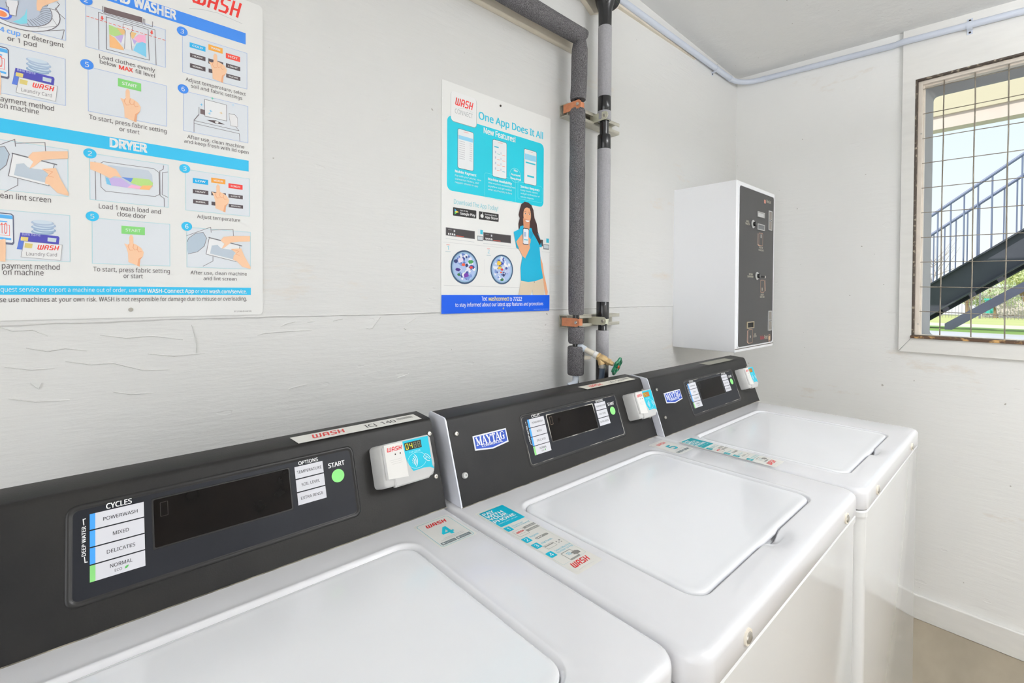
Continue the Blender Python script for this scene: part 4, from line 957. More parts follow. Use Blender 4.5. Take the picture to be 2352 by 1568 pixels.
# machines drawn on the poster
def mpanel(x, y, w_, sk):
    f = lambda px, py: (x + px * w_, y + py + px * w_ * sk)
    PGa = lambda pts, c, L: a.poly([f(*p) for p in pts], c, L)
    PGa([(0, 0), (1, 0), (1, 100), (0, 100)], (110, 108, 112), 2); PGa([(.02, 6), (.98, 6), (.98, 92), (.02, 92)], (66, 62, 64), 3)
    for k in range(4): PGa([(.07 + k * .068, 66), (.115 + k * .068, 66), (.125 + k * .068, 88), (.085 + k * .068, 88)], WHT, 4)
    PGa([(.36, 84), (.62, 84), (.62, 91), (.36, 91)], (226, 84, 66), 4); a.line([f(.08, 25), f(.2, 25)], .0008, (170, 170, 170), 4)
    PGa([(.27, 20), (.32, 20), (.32, 45), (.27, 45)], (200, 200, 204), 4); a.line([f(0, 140), f(.98, 136)], .0006, (170, 176, 186), 2)
def reader2(x, y): a.rect((x, y), (x + 66, y + 66), (232, 236, 238), 2); a.rect((x + 28, y + 6), (x + 60, y + 62), (60, 190, 214), 3); a.rect((x - 8, y + 78), (x + 62, y + 146), (120, 124, 130), 2); a.rect((x - 2, y + 86), (x + 56, y + 134), (206, 214, 220), 3)
mpanel(128, 442, 362, .135); mpanel(595, 502, 343, .12); reader2(528, 468); reader2(1348, 575); a.rect((1305, 595), (1335, 680), (70, 66, 68), 2)
a.line([(100, 625), (1000, 712)], .0006, (200, 200, 202), 2); a.line([(1320, 745), (1420, 755)], .0006, (200, 200, 202), 2); a.line([(105, 1163), (1040, 1190)], .0006, (178, 178, 182), 2); a.line([(610, 835), (610, 1020)], .0006, (210, 210, 214), 2)
a.logo((135, 662), (178, 666), .0022, (236, 110, 104), 2); a.text('1', (145, 720), (166, 720), .0105, (120, 208, 226), 0, 2); a.logo((640, 712), (680, 716), .0022, (236, 110, 104), 2); a.text('2', (650, 765), (672, 765), .0105, (120, 208, 226), 0, 2)
a.rect((125, 738), (188, 750), (190, 206, 212), 2); a.rect((635, 784), (688, 796), (190, 206, 212), 2)
def drum(cx_, cy_, r, blobs, ry=None):
    u, v = a.at((cx_, cy_)); a.disc((u, v), r, (58, 84, 116), 2, r, 40, True); a.disc((u, v), r * .9, (150, 186, 214), 3, r * .9, 40, True); a.disc((u, v), r * .82, (176, 196, 232), 4, r * .82, 40, True)
    rnd = random.Random(int(cx_))
    for k in range(46):
        t = rnd.random() * 2 * PI; q = r * .74 * math.sqrt(rnd.random()); s_ = r * (.08 + .12 * rnd.random()); c = rnd.choice([(232, 234, 246), (96, 120, 190), (60, 76, 150), (214, 220, 240), (130, 156, 214), (244, 244, 250), (48, 58, 110)])
        uu, vv = u + q * math.cos(t), v + q * math.sin(t); a.poly([(uu + s_ * rnd.uniform(.5, 1) * math.cos(j * PI / 3), vv + s_ * rnd.uniform(.5, 1) * math.sin(j * PI / 3)) for j in range(6)], c, 5 + k * .05, True)
    for (x, y, s_, c) in blobs:
        uu, vv = u + x * r, v + y * r; a.poly([(uu + s_ * r * rnd.uniform(.6, 1.1) * math.cos(j * PI / 3), vv + s_ * r * .6 * rnd.uniform(.6, 1.2) * math.sin(j * PI / 3)) for j in range(6)], c, 8, True)
drum(363, 938, .0468, [(-.1, .15, .2, (236, 96, 60)), (.45, 0, .16, (222, 70, 70)), (.4, .35, .25, (70, 150, 84)), (-.5, -.15, .2, (70, 40, 130)), (.1, -.45, .3, (120, 60, 170)), (-.3, .4, .28, (236, 226, 244)), (-.45, -.45, .15, (50, 120, 70))])
drum(826, 966, .0440, [(-.3, .4, .25, (240, 200, 70)), (-.22, .1, .2, (240, 200, 70)), (0, 0, .14, (226, 74, 58)), (-.08, -.2, .12, (232, 96, 60)), (.05, .4, .14, (50, 70, 180)), (0, -.7, .2, (50, 110, 70)), (.5, -.1, .3, (196, 206, 236)), (-.6, .1, .2, (236, 240, 250))])
# woman printed on the poster
SK1 = (232, 170, 130); SK2 = (214, 146, 108); HR = (62, 40, 38); SHT = (20, 176, 214); PNT = (222, 204, 178)
PG2 = lambda pts, c, L: a.poly(pts, c, L)
PG2([(1105, 125), (1150, 135), (1190, 170), (1215, 230), (1228, 330), (1255, 400), (1270, 500), (1300, 590), (1292, 660), (1260, 620), (1225, 560), (1190, 480), (1080, 470), (1035, 470), (1028, 400), (1045, 330), (1030, 290), (1045, 220), (1065, 155)], HR, 9)
PG2([(1050, 430), (1085, 420), (1120, 470), (1180, 450), (1240, 490), (1285, 540), (1315, 660), (1318, 690), (1290, 690), (1300, 800), (1305, 900), (1335, 1075), (1240, 1110), (1150, 1122), (1060, 1105), (1055, 940), (1080, 800), (1040, 715), (1005, 700), (970, 500), (1040, 465)], SHT, 10)
PG2([(1085, 330), (1170, 350), (1165, 470), (1130, 500), (1092, 450)], SK2, 10.5)
def ell(cx_, cy_, rx, ry, col, L, a0=0, a1=360):
    PG2([(cx_ + rx * math.cos(math.radians(a0 + (a1 - a0) * k / 28)), cy_ + ry * math.sin(math.radians(a0 + (a1 - a0) * k / 28)) + rx * math.cos(math.radians(a0 + (a1 - a0) * k / 28)) * .12) for k in range(29 if a1 - a0 < 360 else 28)], col, L)
ell(1136, 292, 47, 112, SK1, 11); ell(1140, 206, 50, 62, HR, 11.6, 150, 345); ell(1136, 250, 41, 52, SK1, 11.8)
ell(1140, 352, 26, 26, (250, 250, 250), 12.2, 5, 175); a.line([(1113, 350), (1128, 356), (1152, 361), (1167, 358)], .0006, (196, 90, 86), 12.5); a.line([(1122, 378), (1142, 384), (1156, 380)], .0005, (196, 90, 86), 12.5)
a.line([(1100, 250), (1112, 244), (1124, 250)], .0008, (60, 42, 40), 12); a.line([(1149, 257), (1162, 253), (1174, 262)], .0008, (60, 42, 40), 12)
a.line([(1137, 285), (1132, 322), (1146, 326)], .0005, SK2, 12)
for ex, ey in ((1113, 274), (1162, 282)): ell(ex, ey, 10, 7, (246, 244, 242), 12); ell(ex, ey, 5, 7, (60, 44, 42), 12.3); a.line([(ex - 11, ey - 3), (ex, ey - 9), (ex + 11, ey - 3)], .0005, (50, 36, 36), 12.6)
PG2([(1190, 440), (1255, 500), (1310, 620), (1295, 670), (1235, 560), (1200, 500)], HR, 12)
PG2([(1000, 620), (1060, 540), (1085, 600), (1165, 640), (1170, 700), (1110, 830), (1080, 800), (1035, 715)], SK1, 13); PG2([(1052, 560), (1075, 520), (1085, 640), (1060, 610)], SK1, 14.5); PG2([(1150, 560), (1180, 590), (1175, 640), (1150, 660)], SK1, 14.5)
a.rect((1082, 448), (1157, 664), (48, 52, 62), 14, .005); a.rect((1087, 458), (1152, 654), (236, 240, 246), 15, .004); a.rect((1095, 590), (1143, 606), (60, 190, 214), 16); a.rect((1095, 500), (1120, 560), (170, 190, 220), 16)
PG2([(1290, 690), (1300, 800), (1330, 900), (1345, 1020), (1370, 1130), (1392, 1240), (1388, 1282), (1366, 1283), (1350, 1200), (1330, 1040), (1302, 920), (1285, 800)], SK1, 9.5)
PG2([(1060, 1100), (1150, 1122), (1240, 1108), (1330, 1072), (1345, 1150), (1348, 1283), (1210, 1283), (1200, 1220), (1180, 1283), (1030, 1283), (1045, 1190)], PNT, 9.6); a.line([(1222, 1115), (1222, 1180)], .0005, (190, 170, 140), 10); a.disc((1225, 1122), .0016, (70, 56, 50), 10.5)
PG2([(1170, 480), (1215, 520), (1200, 560), (1175, 600)], (14, 150, 190), 11)
# blue footer
v1_ = (a.at((100, 1275))[1] + a.at((1425, 1288))[1]) / 2
a.poly([(qx0 + .0006, qz0 + .0006), (qx1 - .0006, qz0 + .0006), (qx1 - .0006, v1_), (qx0 + .0006, v1_)], (12, 92, 226), 10, True)
a.text('Text', (570, 1352), (640, 1352), .0115, WHT, .01, 11); a.text('washconnect', (655, 1352), (908, 1353), .0115, (240, 224, 120), .02, 11); a.text('to', (920, 1353), (948, 1353), .0115, WHT, .01, 11); a.text('77222', (962, 1354), (1070, 1355), .0115, WHT, .025, 11)
a.text('to stay informed about our latest app features and promotions', (243, 1424), (1335, 1415), .0105, WHT, .01, 11)
a.text('WASHCONNECT  07.2190  (R-08/20)', (1218, 1464), (1402, 1464), .0026, (150, 180, 240), 0, 11)
n0 = len(b.v); b.v += a.mb.v
for f_, m_ in zip(a.mb.f, a.mb.m): b.f.append([i + n0 for i in f_]); b.m.append(b.mi(a.mb.mats[m_]))
p2 = b.build('poster', None, smooth=False)
tag(p2, 'small cyan and white app poster with smiling woman holding a phone, left of the pipes', 'poster')
wall_screw(p2, 1149.5, 243, .0032, mat('dark_screw', (60, 52, 46), .5, metal=.6)); wall_screw(p2, 1155.5, 708, .0032)

# ------------------------------------------------------------------ pipes
PX, PY = 1.160, .985
def jitter_tube(b, pts, r, m, n=20, amp=.0012):
    b.tube(pts, [r + random.uniform(-amp, amp) for _ in pts], m, n)
rt = root('insulated_pipe', (PX, PY, 1.03), 'dark foam-wrapped water pipe dropping from overhead elbow beside the small poster', 'pipe')
def vpts(x, z0, z1, k=6, y=PY, lean=0): return [(x + lean * i / k, y, z0 + (z1 - z0) * i / k) for i in range(k + 1)]
b = MB(); jitter_tube(b, [(PX + .012 - i * .12, PY, 2.158) for i in range(12)], .0275, M_foam); b.tube([(PX + .010, PY, 2.158), (PX + .02, PY, 2.158), (PX + .026, PY, 2.154)], [.0275, .0262, .018], M_foam, 20); b.build('foam_sleeve', rt)
def rag(z, amp=.004): return z
b = MB(); b.tube([(PX + .006, PY, 2.150), (PX + .008, PY, 2.14), (PX + .008, PY, 2.115)] + [(PX + .006 - .0006 * i, PY - .001, 2.09 - i * .03) for i in range(4)] + [(PX + .002, PY, 1.962), (PX + .002, PY, 1.9505)], [.016, .021, .0255, .0262, .0258, .0262, .0256, .026, .0245], M_foam, 20); b.build('foam_sleeve', rt)
b = MB(); b.tube([(PX, PY, 1.9205), (PX, PY, 1.916)] + vpts(PX, 1.90, 1.275, 10) + [(PX + .001, PY, 1.262), (PX + .001, PY, 1.2585)], [.0225, .0245] + [.0252 + random.uniform(-.0008, .0008) for _ in range(11)] + [.0245, .022], M_foam, 20); b.build('foam_sleeve', rt)
b = MB(); b.tube([(PX + .002, PY, 1.219), (PX + .002, PY, 1.216), (PX + .002, PY, 1.20), (PX + .001, PY, 1.172), (PX + .001, PY, 1.166)], [.024, .0262, .0268, .026, .023], M_foam, 20); b.build('foam_sleeve', rt)
b = MB(); b.tube([(PX + .001, PY, 1.157), (PX + .001, PY, 1.153), (PX, PY, 1.10), (PX, PY, 1.068), (PX, PY, 1.064)], [.024, .0272, .0272, .0265, .024], M_foam, 20); b.build('foam_sleeve', rt)
b = MB(); b.tube([(PX, PY, 1.065), (PX, PY, 2.16)], .011, M_abs, 14); b.tube([(PX + .005, PY + .004, 1.065), (PX + .005, PY + .004, 1.0)], .010, M_abs, 14); b.build('pipe_core', rt)
b = MB(); b.tube([(PX - .006, PY - .006, 1.068), (PX - .007, PY - .007, 1.055), (PX - .012, PY - .009, 1.044), (PX - .022, PY - .006, 1.036), (PX - .034, PY, 1.032)], .0095, M_pvcw, 14); b.build('bent_tube', rt)

GX = 1.300
rt = root('vent_pipe', (GX, PY, 1.0), 'grey-sleeved black vertical pipe right of the foam-wrapped one', 'pipe')
def seg(z0, z1, r, m, nm, lip=True):
    b = MB(); b.tube([(GX, PY, z0), (GX, PY, z0 + .002), (GX, PY, z1 - .002), (GX, PY, z1)], [r - .0012, r, r, r - .0012], m, 24); return b.build(nm, rt)
def gz(py): return onplane(1386, py, Y=PY - .012).z
seg(gz(866) - .12, gz(748), .0150, M_abs, 'pipe_core')
b = MB(); b.tube([(GX, PY, gz(748)), (GX, PY, 2.36)], .0155, M_abs, 24); b.build('pipe_core', rt)
seg(gz(217), gz(53), .0232, M_foam2, 'sleeve'); seg(gz(252), gz(217), .0228, M_abs, 'coupling'); seg(gz(272), gz(251), .0236, M_foam2, 'sleeve')
seg(gz(339), gz(306), .0228, M_abs, 'coupling'); seg(gz(693), gz(339), .0228, M_foam2, 'sleeve'); seg(gz(732), gz(693), .0222, M_abs, 'coupling')
seg(gz(820), gz(759), .0222, M_foam2, 'sleeve'); seg(gz(866) - .12, gz(822), .0222, M_abs, 'coupling')
b = MB(); zt = gz(53); b.tube([(GX, PY, zt - .001), (GX, PY, zt + .055), (GX, PY, zt + .075), (GX, PY, zt + .10), (GX, PY, 2.40)], [.0222, .0228, .030, .036, .037], M_abs, 24)
b.tube([(GX - .16, PY, zt + .115), (GX - .02, PY, zt + .115), (GX + .05, PY, zt + .10)], [.030, .032, .026], M_abs, 24); b.build('tee_fitting', rt)

# strut brackets with clamps
def strut(zc, label, x0=1.106, x1=1.385, tilt=0.0):
    rt = root('strut_bracket', (1.24, WY, zc), label, 'bracket', 'strut brackets holding the pipes')
    b = MB(); h = .0205; d0 = WY; d1 = WY - .036; t = .0028
    b.box((x0, d0 - t, zc - h), (x1, d0, zc + h)); b.box((x0, d1, zc + h - t), (x1, d0 - t, zc + h)); b.box((x0, d1, zc - h), (x1, d0 - t, zc - h + t))
    b.box((x0, d1, zc + h - t - .009), (x1, d1 + t, zc + h - t)); b.box((x0, d1, zc - h + t), (x1, d1 + t, zc - h + t + .009)); b.build('channel', rt, M_strut, bevel=.001)
    b = MB(); b.tube([(x0 + .016, WY - .003, zc), (x0 + .016, WY - .005, zc)], .0135, M_strut, 20); b.tube([(x0 + .016, WY - .005, zc), (x0 + .016, WY - .009, zc)], .006, M_screw, 6); b.build('anchor_bolt', rt)
    def clamp(cx, r, mm, nm, lab):
        c = MB(); hw = .0135
        ye = PY - r + .001
        prof = [(d1 + .014, -hw), (d1 + .014, hw)] + [(ye - hw * math.sin(PI * k / 10), hw * math.cos(PI * k / 10)) for k in range(11)]
        for xa, sg in ((cx - r - .0015, -1), (cx + r + .0015, 1)):
            pf = prof if sg < 0 else [(d1 + .014, -hw), (d1 + .014, hw), (PY + .004, hw), (PY + .004, -hw)]
            c.loft([[(xa, y, zc + z) for y, z in pf], [(xa + sg * .0026, y, zc + z) for y, z in pf]], mm)
        # rolled saddle between the two halves, round the pipe
        arc = [(cx - r * math.cos(PI * k / 12), PY - r * math.sin(PI * k / 12)) for k in range(13)]
        n_ = len(arc); vs = [(x, y, zc + z) for z in (-hw * .8, hw * .8) for x, y in arc]; vs += [(cx + (x - cx) * 1.08, PY + (y - PY) * 1.08, zc + z) for z in (-hw * .8, hw * .8) for x, y in arc]
        fs = []
        for k in range(n_ - 1):
            fs += [(k, k + 1, n_ + k + 1, n_ + k), (2 * n_ + k, 3 * n_ + k, 3 * n_ + k + 1, 2 * n_ + k + 1), (k, 2 * n_ + k, 2 * n_ + k + 1, k + 1), (n_ + k, n_ + k + 1, 3 * n_ + k + 1, 3 * n_ + k)]
        c.add(vs, fs, mm)
        o = c.build(nm, rt); o['label'] = lab
        s = MB(); hexbolt(s, (cx - r - .004, ye, zc), (-1, 0, 0), .0055, .004); s.build('bolt', o, M_screw)
    clamp(PX + .002, .0185, M_copper, 'pipe_clamp', 'copper-coloured clamp'); clamp(GX, .0185, M_zinc, 'pipe_clamp', 'yellowish zinc clamp')
    return rt
strut(1.928, 'upper metal strut bracket clamping both vertical pipes beside the small poster', 1.145, 1.43)
strut(1.235, 'lower metal strut bracket clamping both vertical pipes above the water valve', 1.15, 1.44)

# valve
rt = root('valve_assembly', (1.165, .97, 1.15), 'brass water valve with green handwheel below the lower pipe bracket', 'valve')
A0 = Vector((PX + .010, PY - .02, 1.152)); Hh_ = onplane(1417, 841, Y=.855)
d = (Hh_ - A0); dn = d.normalized(); L_ = d.length
pt = lambda t: A0 + dn * (L_ * t)
b = MB(); b.tube([A0 - dn * .02, A0 + dn * .008, A0 + dn * .012], [.0105, .0105, .0095], M_pvcw, 16); b.tube([pt(.05), pt(.36)], .0088, mat('cream_tube', (228, 220, 204), .5), 16); b.build('supply_tube', rt)
b = MB(); b.tube([pt(.34), pt(.36), pt(.44), pt(.46)], [.009, .0115, .0115, .0095], ink((240, 238, 234)), 16); b.build('thread_tape', rt)
b = MB()
b.tube([pt(.45), pt(.46), pt(.50), pt(.505)], [.010, .013, .013, .011], M_brass, 8); b.tube([pt(.50), pt(.56), pt(.66), pt(.74)], [.010, .0125, .0125, .0085], M_brass, 18); b.tube([pt(.73), pt(.735), pt(.80), pt(.805)], [.0085, .0115, .0115, .009], M_brass, 6); b.tube([pt(.80), pt(.90)], [.0085, .0065], M_brass, 12); b.tube([pt(.9), pt(1.0)], .0035, M_screw, 10)
sp = pt(.53); b.tube([sp, sp + Vector((0, -.006, -.016)), sp + Vector((0, -.008, -.022))], [.011, .0125, .012], M_brass, 18); b.build('valve_body', rt)
b = MB(); b.box((GX - .10, WY - .040, 1.102), (GX - .03, WY, 1.112)); b.box((GX - .10, WY - .004, 1.09), (GX - .03, WY, 1.14)); b.build('support_plate', rt, M_wood, bevel=.001)
b = MB(); q = sp + Vector((0, -.008, -.020)); b.tube([q, q + Vector((0, 0, -.012))], .0115, M_screw, 14); b.build('hose_collar', rt)
hb = MB(); ax = dn; s1_ = ax.orthogonal().normalized(); s1_ = (Vector((0, 0, 1)) - ax * ax.z).normalized(); s2_ = ax.cross(s1_)
n = 60; lo = []
for k in range(n):
    t = 2 * PI * k / n; rr = .0235 + .0032 * math.cos(6 * t); c = Hh_ + (s1_ * math.cos(t) + s2_ * math.sin(t)) * rr; rad = (s1_ * math.cos(t) + s2_ * math.sin(t))
    lo.append([c + (rad * math.cos(2 * PI * j / 8) + ax * math.sin(2 * PI * j / 8)) * .0048 for j in range(8)])
hb.loft(lo + [lo[0]], M_green, False, False)
for k in range(3):
    t = 2 * PI * k / 3 + .4; rad = s1_ * math.cos(t) + s2_ * math.sin(t); hb.tube([Hh_ + rad * .004, Hh_ + rad * .023], .0032, M_green, 8)
    rad = -rad; hb.tube([Hh_ + rad * .004, Hh_ + rad * .023], .0024, M_green, 8)
hb.tube([Hh_ - ax * .004, Hh_ + ax * .004], .008, M_green, 14); hw_ = hb.build('handwheel', rt)
b = MB(); b.tube([Hh_ + ax * .004, Hh_ + ax * .007], .0048, None, 10); b.build('nut', hw_, mat('rusty_orange', (214, 92, 50), .6))
hose = MB(); q = sp + Vector((0, -.008, -.03)); hose.tube([q, q + Vector((-.003, .002, -.04)), q + Vector((-.006, .012, -.09)), q + Vector((-.008, .03, -.16)), q + Vector((-.008, .04, -.5))], .0088, M_hose, 14)
ho = hose.build('water_hose', None); tag(ho, 'blue-grey water hose hanging from the brass valve down behind the middle washer', 'hose')

# ------------------------------------------------------------------ conduit
CYY = WY - .017; r_ = .0125
def cond_z(x, y): return cz(x, y) - .022 - .030
cp = []
for x in (.9, 1.2, 1.5, 1.8, 2.1, 2.40): cp.append((x, CYY, 2.4175))
cpf = lambda y: (FX - .017, y, 2.386 + .064 * (y - .56))
for k in range(1, 8):
    t = k / 8 * PI / 2; cp.append((2.40 + .103 * math.sin(t), CYY - .103 * (1 - math.cos(t)), 2.4175 + (cpf(.93)[2] - 2.4175) * (k / 8)))
for y in (.92, .8, .6, .4, .372, .3, 0, -.3, -.8, -1.5): cp.append((cpf(y)[0] - (.012 if y <= .372 else 0), cpf(y)[1], cpf(y)[2]))
rt = root('conduit', (1.5, WY, 2.4175), 'pale painted electrical conduit running under the ceiling around the corner', 'conduit')
b = MB(); b.tube(cp, r_, None, 16); b.build('tube', rt, M_conduit)
def coup(i0, P, Q): 
    b = MB(); b.tube([P, Q], r_ + .0016, None, 16); b.build('coupling', rt, M_conduit)
coup(0, (2.385, CYY, 2.4175), (2.40, CYY, 2.4175)); coup(0, cpf(.92), cpf(.905))
def strap(P, along, out):
    P = Vector(P); al = Vector(along); out = Vector(out); up = al.cross(out).normalized(); b = MB(); n = 12; vs = []; fs = []
    prof = [(-.030, 0)] + [(-.0165, .0)] + [(-(r_ + .0015) * math.cos(PI * k / n), .002 + (r_ + .0015) * math.sin(PI * k / n) * 1.0 + .013) for k in range(n + 1)] + [(.0165, 0), (.030, 0)]
    for k, (u, h) in enumerate(prof):
        for dh in (0, .0016):
            c = P + up * u + out * (h + dh); vs += [c - al * .008, c + al * .008]
    for i in range(len(prof) - 1): k = i * 4; fs += [(k, k + 1, k + 5, k + 4), (k + 2, k + 6, k + 7, k + 3), (k, k + 4, k + 6, k + 2), (k + 1, k + 3, k + 7, k + 5)]
    fs += [(0, 2, 3, 1), (len(vs) - 4, len(vs) - 3, len(vs) - 1, len(vs) - 2)]
    b.add(vs, fs); o = b.build('strap', rt, M_conduit)
    for u in (-.023, .023): s = MB(); hexbolt(s, P + up * u + out * .0016, out, .0036, .002); s.build('screw', o, mat('dark_screw', (60, 52, 46), .5, metal=.6))
strap((2.235, WY, 2.4175), (1, 0, 0), (0, -1, 0)); P = onplane(2228, 60, X=FX - .012); strap((FX - .012, P.y, cpf(P.y)[2]), (0, 1, 0), (-1, 0, 0))

# ------------------------------------------------------------------ card kiosk
kx0, kx1, ky, kz0, kz1 = 1.888, 2.292, .783, 1.096, 1.781
rt = root('card_kiosk', ((kx0 + kx1) / 2, WY, kz0), 'white wall-mounted laundry card kiosk with dark slotted face, above the farthest washer', 'kiosk')
b = MB()
def kl(y, i=0, r=.003): return [(x, y, z) for x, z in rrect(kx0 + i, kx1 - i, kz0 + i, kz1 - i, r, 4)]
b.loft([kl(WY, 0), kl(ky + .002, 0), kl(ky, .002)]); b.build('cabinet', rt, M_boxside, bevel=.0)
KP = Plane((0, ky, 0), (1, 0, 0), (0, 0, 1), 0)
KF = (1530, 390, 3.563)
b = MB(); fx0, fx1, fz0, fz1 = 1.908, 2.277, 1.116, 1.762
lo = [[(x, ky - h, z) for x, z in rrect(fx0 - i, fx1 + i, fz0 - i, fz1 + i, .012, 4)] for i, h in ((.004, 0), (.004, .0035), (.0005, .0035), (.0, .0015))]
b.loft(lo, None, False, False); b.build('door_frame', rt, M_boxside)
b = MB(); b.loft([[(x, ky - h, z) for x, z in rrect(fx0 + .0005, fx1 - .0005, fz0 + .0005, fz1 - .0005, .012, 4)] for h in (.0004, .0022)], M_boxface); fpb = b
b = MB(); b.box((kx0, ky + .001, fz0 - .0085), (kx1, ky - .002, fz0 - .0065)); b.build('seam', rt, mat('dark_seam', (92, 84, 70), .7))
KQ = Plane((0, ky - .0022, 0), (1, 0, 0), (0, 0, 1), 0)
K2 = (1560, 440, 4.354)
a = Art(KQ, None, (0, 0), .0002, K2)
LT = (214, 210, 190); RG = (222, 176, 148)
def kt(s1, s2, c1, w1, c2, w2, cap=.0075, col=LT):
    for st, c, w_ in ((s1, c1, w1), (s2, c2, w2)):
        u, v = a.at(c); a.text(st, (u - w_ / 2, v - cap / 2), (u + w_ / 2, v - cap / 2), cap, col, .01, 1, raw=True)
kt('CANCEL', 'TRANSACTION', (684, 297), .032, (684, 322), .046); kt('RETURN', 'COMPARTMENT', (716, 826), .036, (712, 849), .062); kt('PRESS FOR', 'ADD VALUE CARD', (818, 560), .040, (818, 585), .056); kt('INSERT', 'DEBIT CARD', (830, 1030), .036, (830, 1052), .050); kt('CARD', 'SYSTEM', (757, 1425), .020, (757, 1446), .032)
a.text('ValueCard', (872, 108), (915, 122), .0125, LT, .01, 1); a.rect((848, 78), (866, 122), (208, 140, 122), 1, .006)
a.text('Value', (808, 1478), (850, 1476), .017, (196, 78, 84), .01, 1); a.text('Point', (851, 1474), (884, 1470), .017, LT, .01, 1)
a.frame((890, 1425), (911, 1498), .002, RG, 1, .012); a.rect((894, 1440), (907, 1484), (224, 196, 160), 1, .008)
a.frame((797, 410), (835, 545), .0018, RG, 1, .006); a.line([(788, 420), (786, 530), (800, 540)], .0035, (240, 204, 176), 1)
a.frame((812, 882), (850, 1008), .0018, RG, 1, .006); a.line([(858, 888), (862, 990)], .0035, (240, 204, 176), 1); a.rect((824, 960), (834, 990), (170, 165, 150), 1)
a.frame((690, 1380), (733, 1512), .0018, RG, 1, .006); a.line([(681, 1392), (679, 1500), (690, 1514)], .0035, (240, 204, 176), 1); a.disc((711, 1450), .006, (176, 172, 164), 1)
a.rect((813, 425), (826, 465), (168, 168, 164), 1)
face = a.into(fpb).build('face_panel', rt, ang=30)
def kbox(p, q, d, mm, nm, dep=0.0, hole=None, par=face):
    A_ = KQ.at(K2[0] + p[0] / K2[2], K2[1] + p[1] / K2[2]); B_ = KQ.at(K2[0] + q[0] / K2[2], K2[1] + q[1] / K2[2])
    b = MB(); fr = .0035; X0, X1 = A_[0], B_[0]; Z0, Z1 = B_[1], A_[1]; y0 = ky - .002
    for (xa, xb, za, zb) in ((X0, X1, Z1 - fr, Z1), (X0, X1, Z0, Z0 + fr), (X0, X0 + fr, Z0 + fr, Z1 - fr), (X1 - fr, X1, Z0 + fr, Z1 - fr)): b.box((xa, y0 - d, za), (xb, y0, zb), mm)
    b.box((X0 + fr, y0 - .0008, Z0 + fr), (X1 - fr, y0, Z1 - fr), hole or M_black)
    return b.build(nm, par), (X0, X1, Z0, Z1)
M_ks = mat('brushed_steel_slot', (206, 206, 204), .3, metal=.55)
kbox((780, 195), (848, 268), .004, M_ks, 'bill_slot', hole=mat('pale_slot_insert', (200, 200, 200), .4)); kbox((780, 318), (848, 395), .004, M_ks, 'display', hole=mat('slot_grey', (120, 122, 124), .4)); kbox((675, 1302), (742, 1362), .004, mat('tan_slot_frame', (190, 176, 150), .4, metal=.3), 'card_slot')
for p, q in (((892, 190), (922, 392)), ((888, 1192), (917, 1385))):
    o, (X0, X1, Z0, Z1) = kbox(p, q, .004, M_ks, 'lock_plate', hole=mat('lock_grey', (150, 142, 132), .4, metal=.3))
    s = MB(); s.tube([((X0 + X1) / 2, ky - .003, (Z0 + Z1) / 2), ((X0 + X1) / 2, ky - .009, (Z0 + Z1) / 2)], .006, M_ks, 16); s.tube([((X0 + X1) / 2, ky - .009, (Z0 + Z1) / 2), ((X0 + X1) / 2, ky - .0093, (Z0 + Z1) / 2)], .003, M_black, 10); s.build('lock_cylinder', face)
for c in ((736, 325), (776, 843)):
    u, v = KQ.at(K2[0] + c[0] / K2[2], K2[1] + c[1] / K2[2]); b = MB()
    b.tube([(u, ky - .002, v), (u, ky - .005, v), (u, ky - .007, v)], [.017, .017, .012], M_ks, 24); b.tube([(u, ky - .006, v), (u, ky - .016, v)], [.010, .008], M_abs, 18); b.build('push_button', face)
u, v = KQ.at(K2[0] + 800 / K2[2], K2[1] + 849 / K2[2]); u2, _ = KQ.at(K2[0] + 858 / K2[2], K2[1] + 849 / K2[2]); b = MB(); b.box((u, ky - .004, v - .003), (u2, ky - .002, v + .003), M_black); b.box((u2 - .004, ky - .0045, v - .005), (u2 + .003, ky - .002, v + .005), ink((236, 232, 224))); b.build('coin_slot', face)

# ------------------------------------------------------------------ added fill lights, out of view
def area(name, loc, rot, sx, sy, en, col=(1, 1, 1)):
    L = bpy.data.lights.new(name, 'AREA'); L.shape = 'RECTANGLE'; L.size = sx; L.size_y = sy; L.energy = en; L.color = col
    o = bpy.data.objects.new(name, L); COL.objects.link(o); o.location = loc; o.rotation_euler = rot; return o
def added_fill_light(lx, ly, drop, lab, down, up):  # unseen hanging fixture, added to brighten the ceiling and far wall
    top = cz(lx, ly) - .001; zc_ = top - drop
    rt = root('added_fill_light', (lx, ly, top), lab, 'added fill light')
    b = MB()
    for q in ((-.30, -.12, .30, -.10), (-.30, .10, .30, .12), (-.32, -.12, -.30, .12), (.30, -.12, .32, .12)): b.box((lx + q[0], ly + q[1], zc_), (lx + q[2], ly + q[3], zc_ + .07))
    b.box((lx - .30, ly - .10, zc_ + .018), (lx + .30, ly + .10, zc_ + .024)); b.build('housing', rt, M_trim)
    for dx in (-.25, .25):
        b = MB(); b.tube([(lx + dx, ly, zc_ + .02), (lx + dx, ly, top)], .004, None, 8); b.build('suspension_rod', rt, M_screw)
    b = MB(); b.box((lx - .295, ly - .095, zc_ + .004), (lx + .295, ly + .095, zc_ + .010)); b.build('diffuser', rt, mat('lit_diffuser', (250, 252, 255), .4, emis=3.0))
    area('added_downlight', (lx, ly, zc_ - .004), (0, 0, 0), .56, .17, down, (.955, .965, 1))
    area('added_uplight', (lx, ly, zc_ + .075), (math.radians(180), 0, 0), .56, .17, up, (.955, .965, 1))
added_fill_light(1.45, -.95, .42, 'added white up-and-down fill light hanging out of view over the aisle', 11, 52)
# area light added at the closed left wall to brighten the far wall
area('added_left_fill', (LX + .04, -.45, 1.15), (0, math.radians(-90), 0), 2.1, 1.7, 24, (.94, .96, 1))

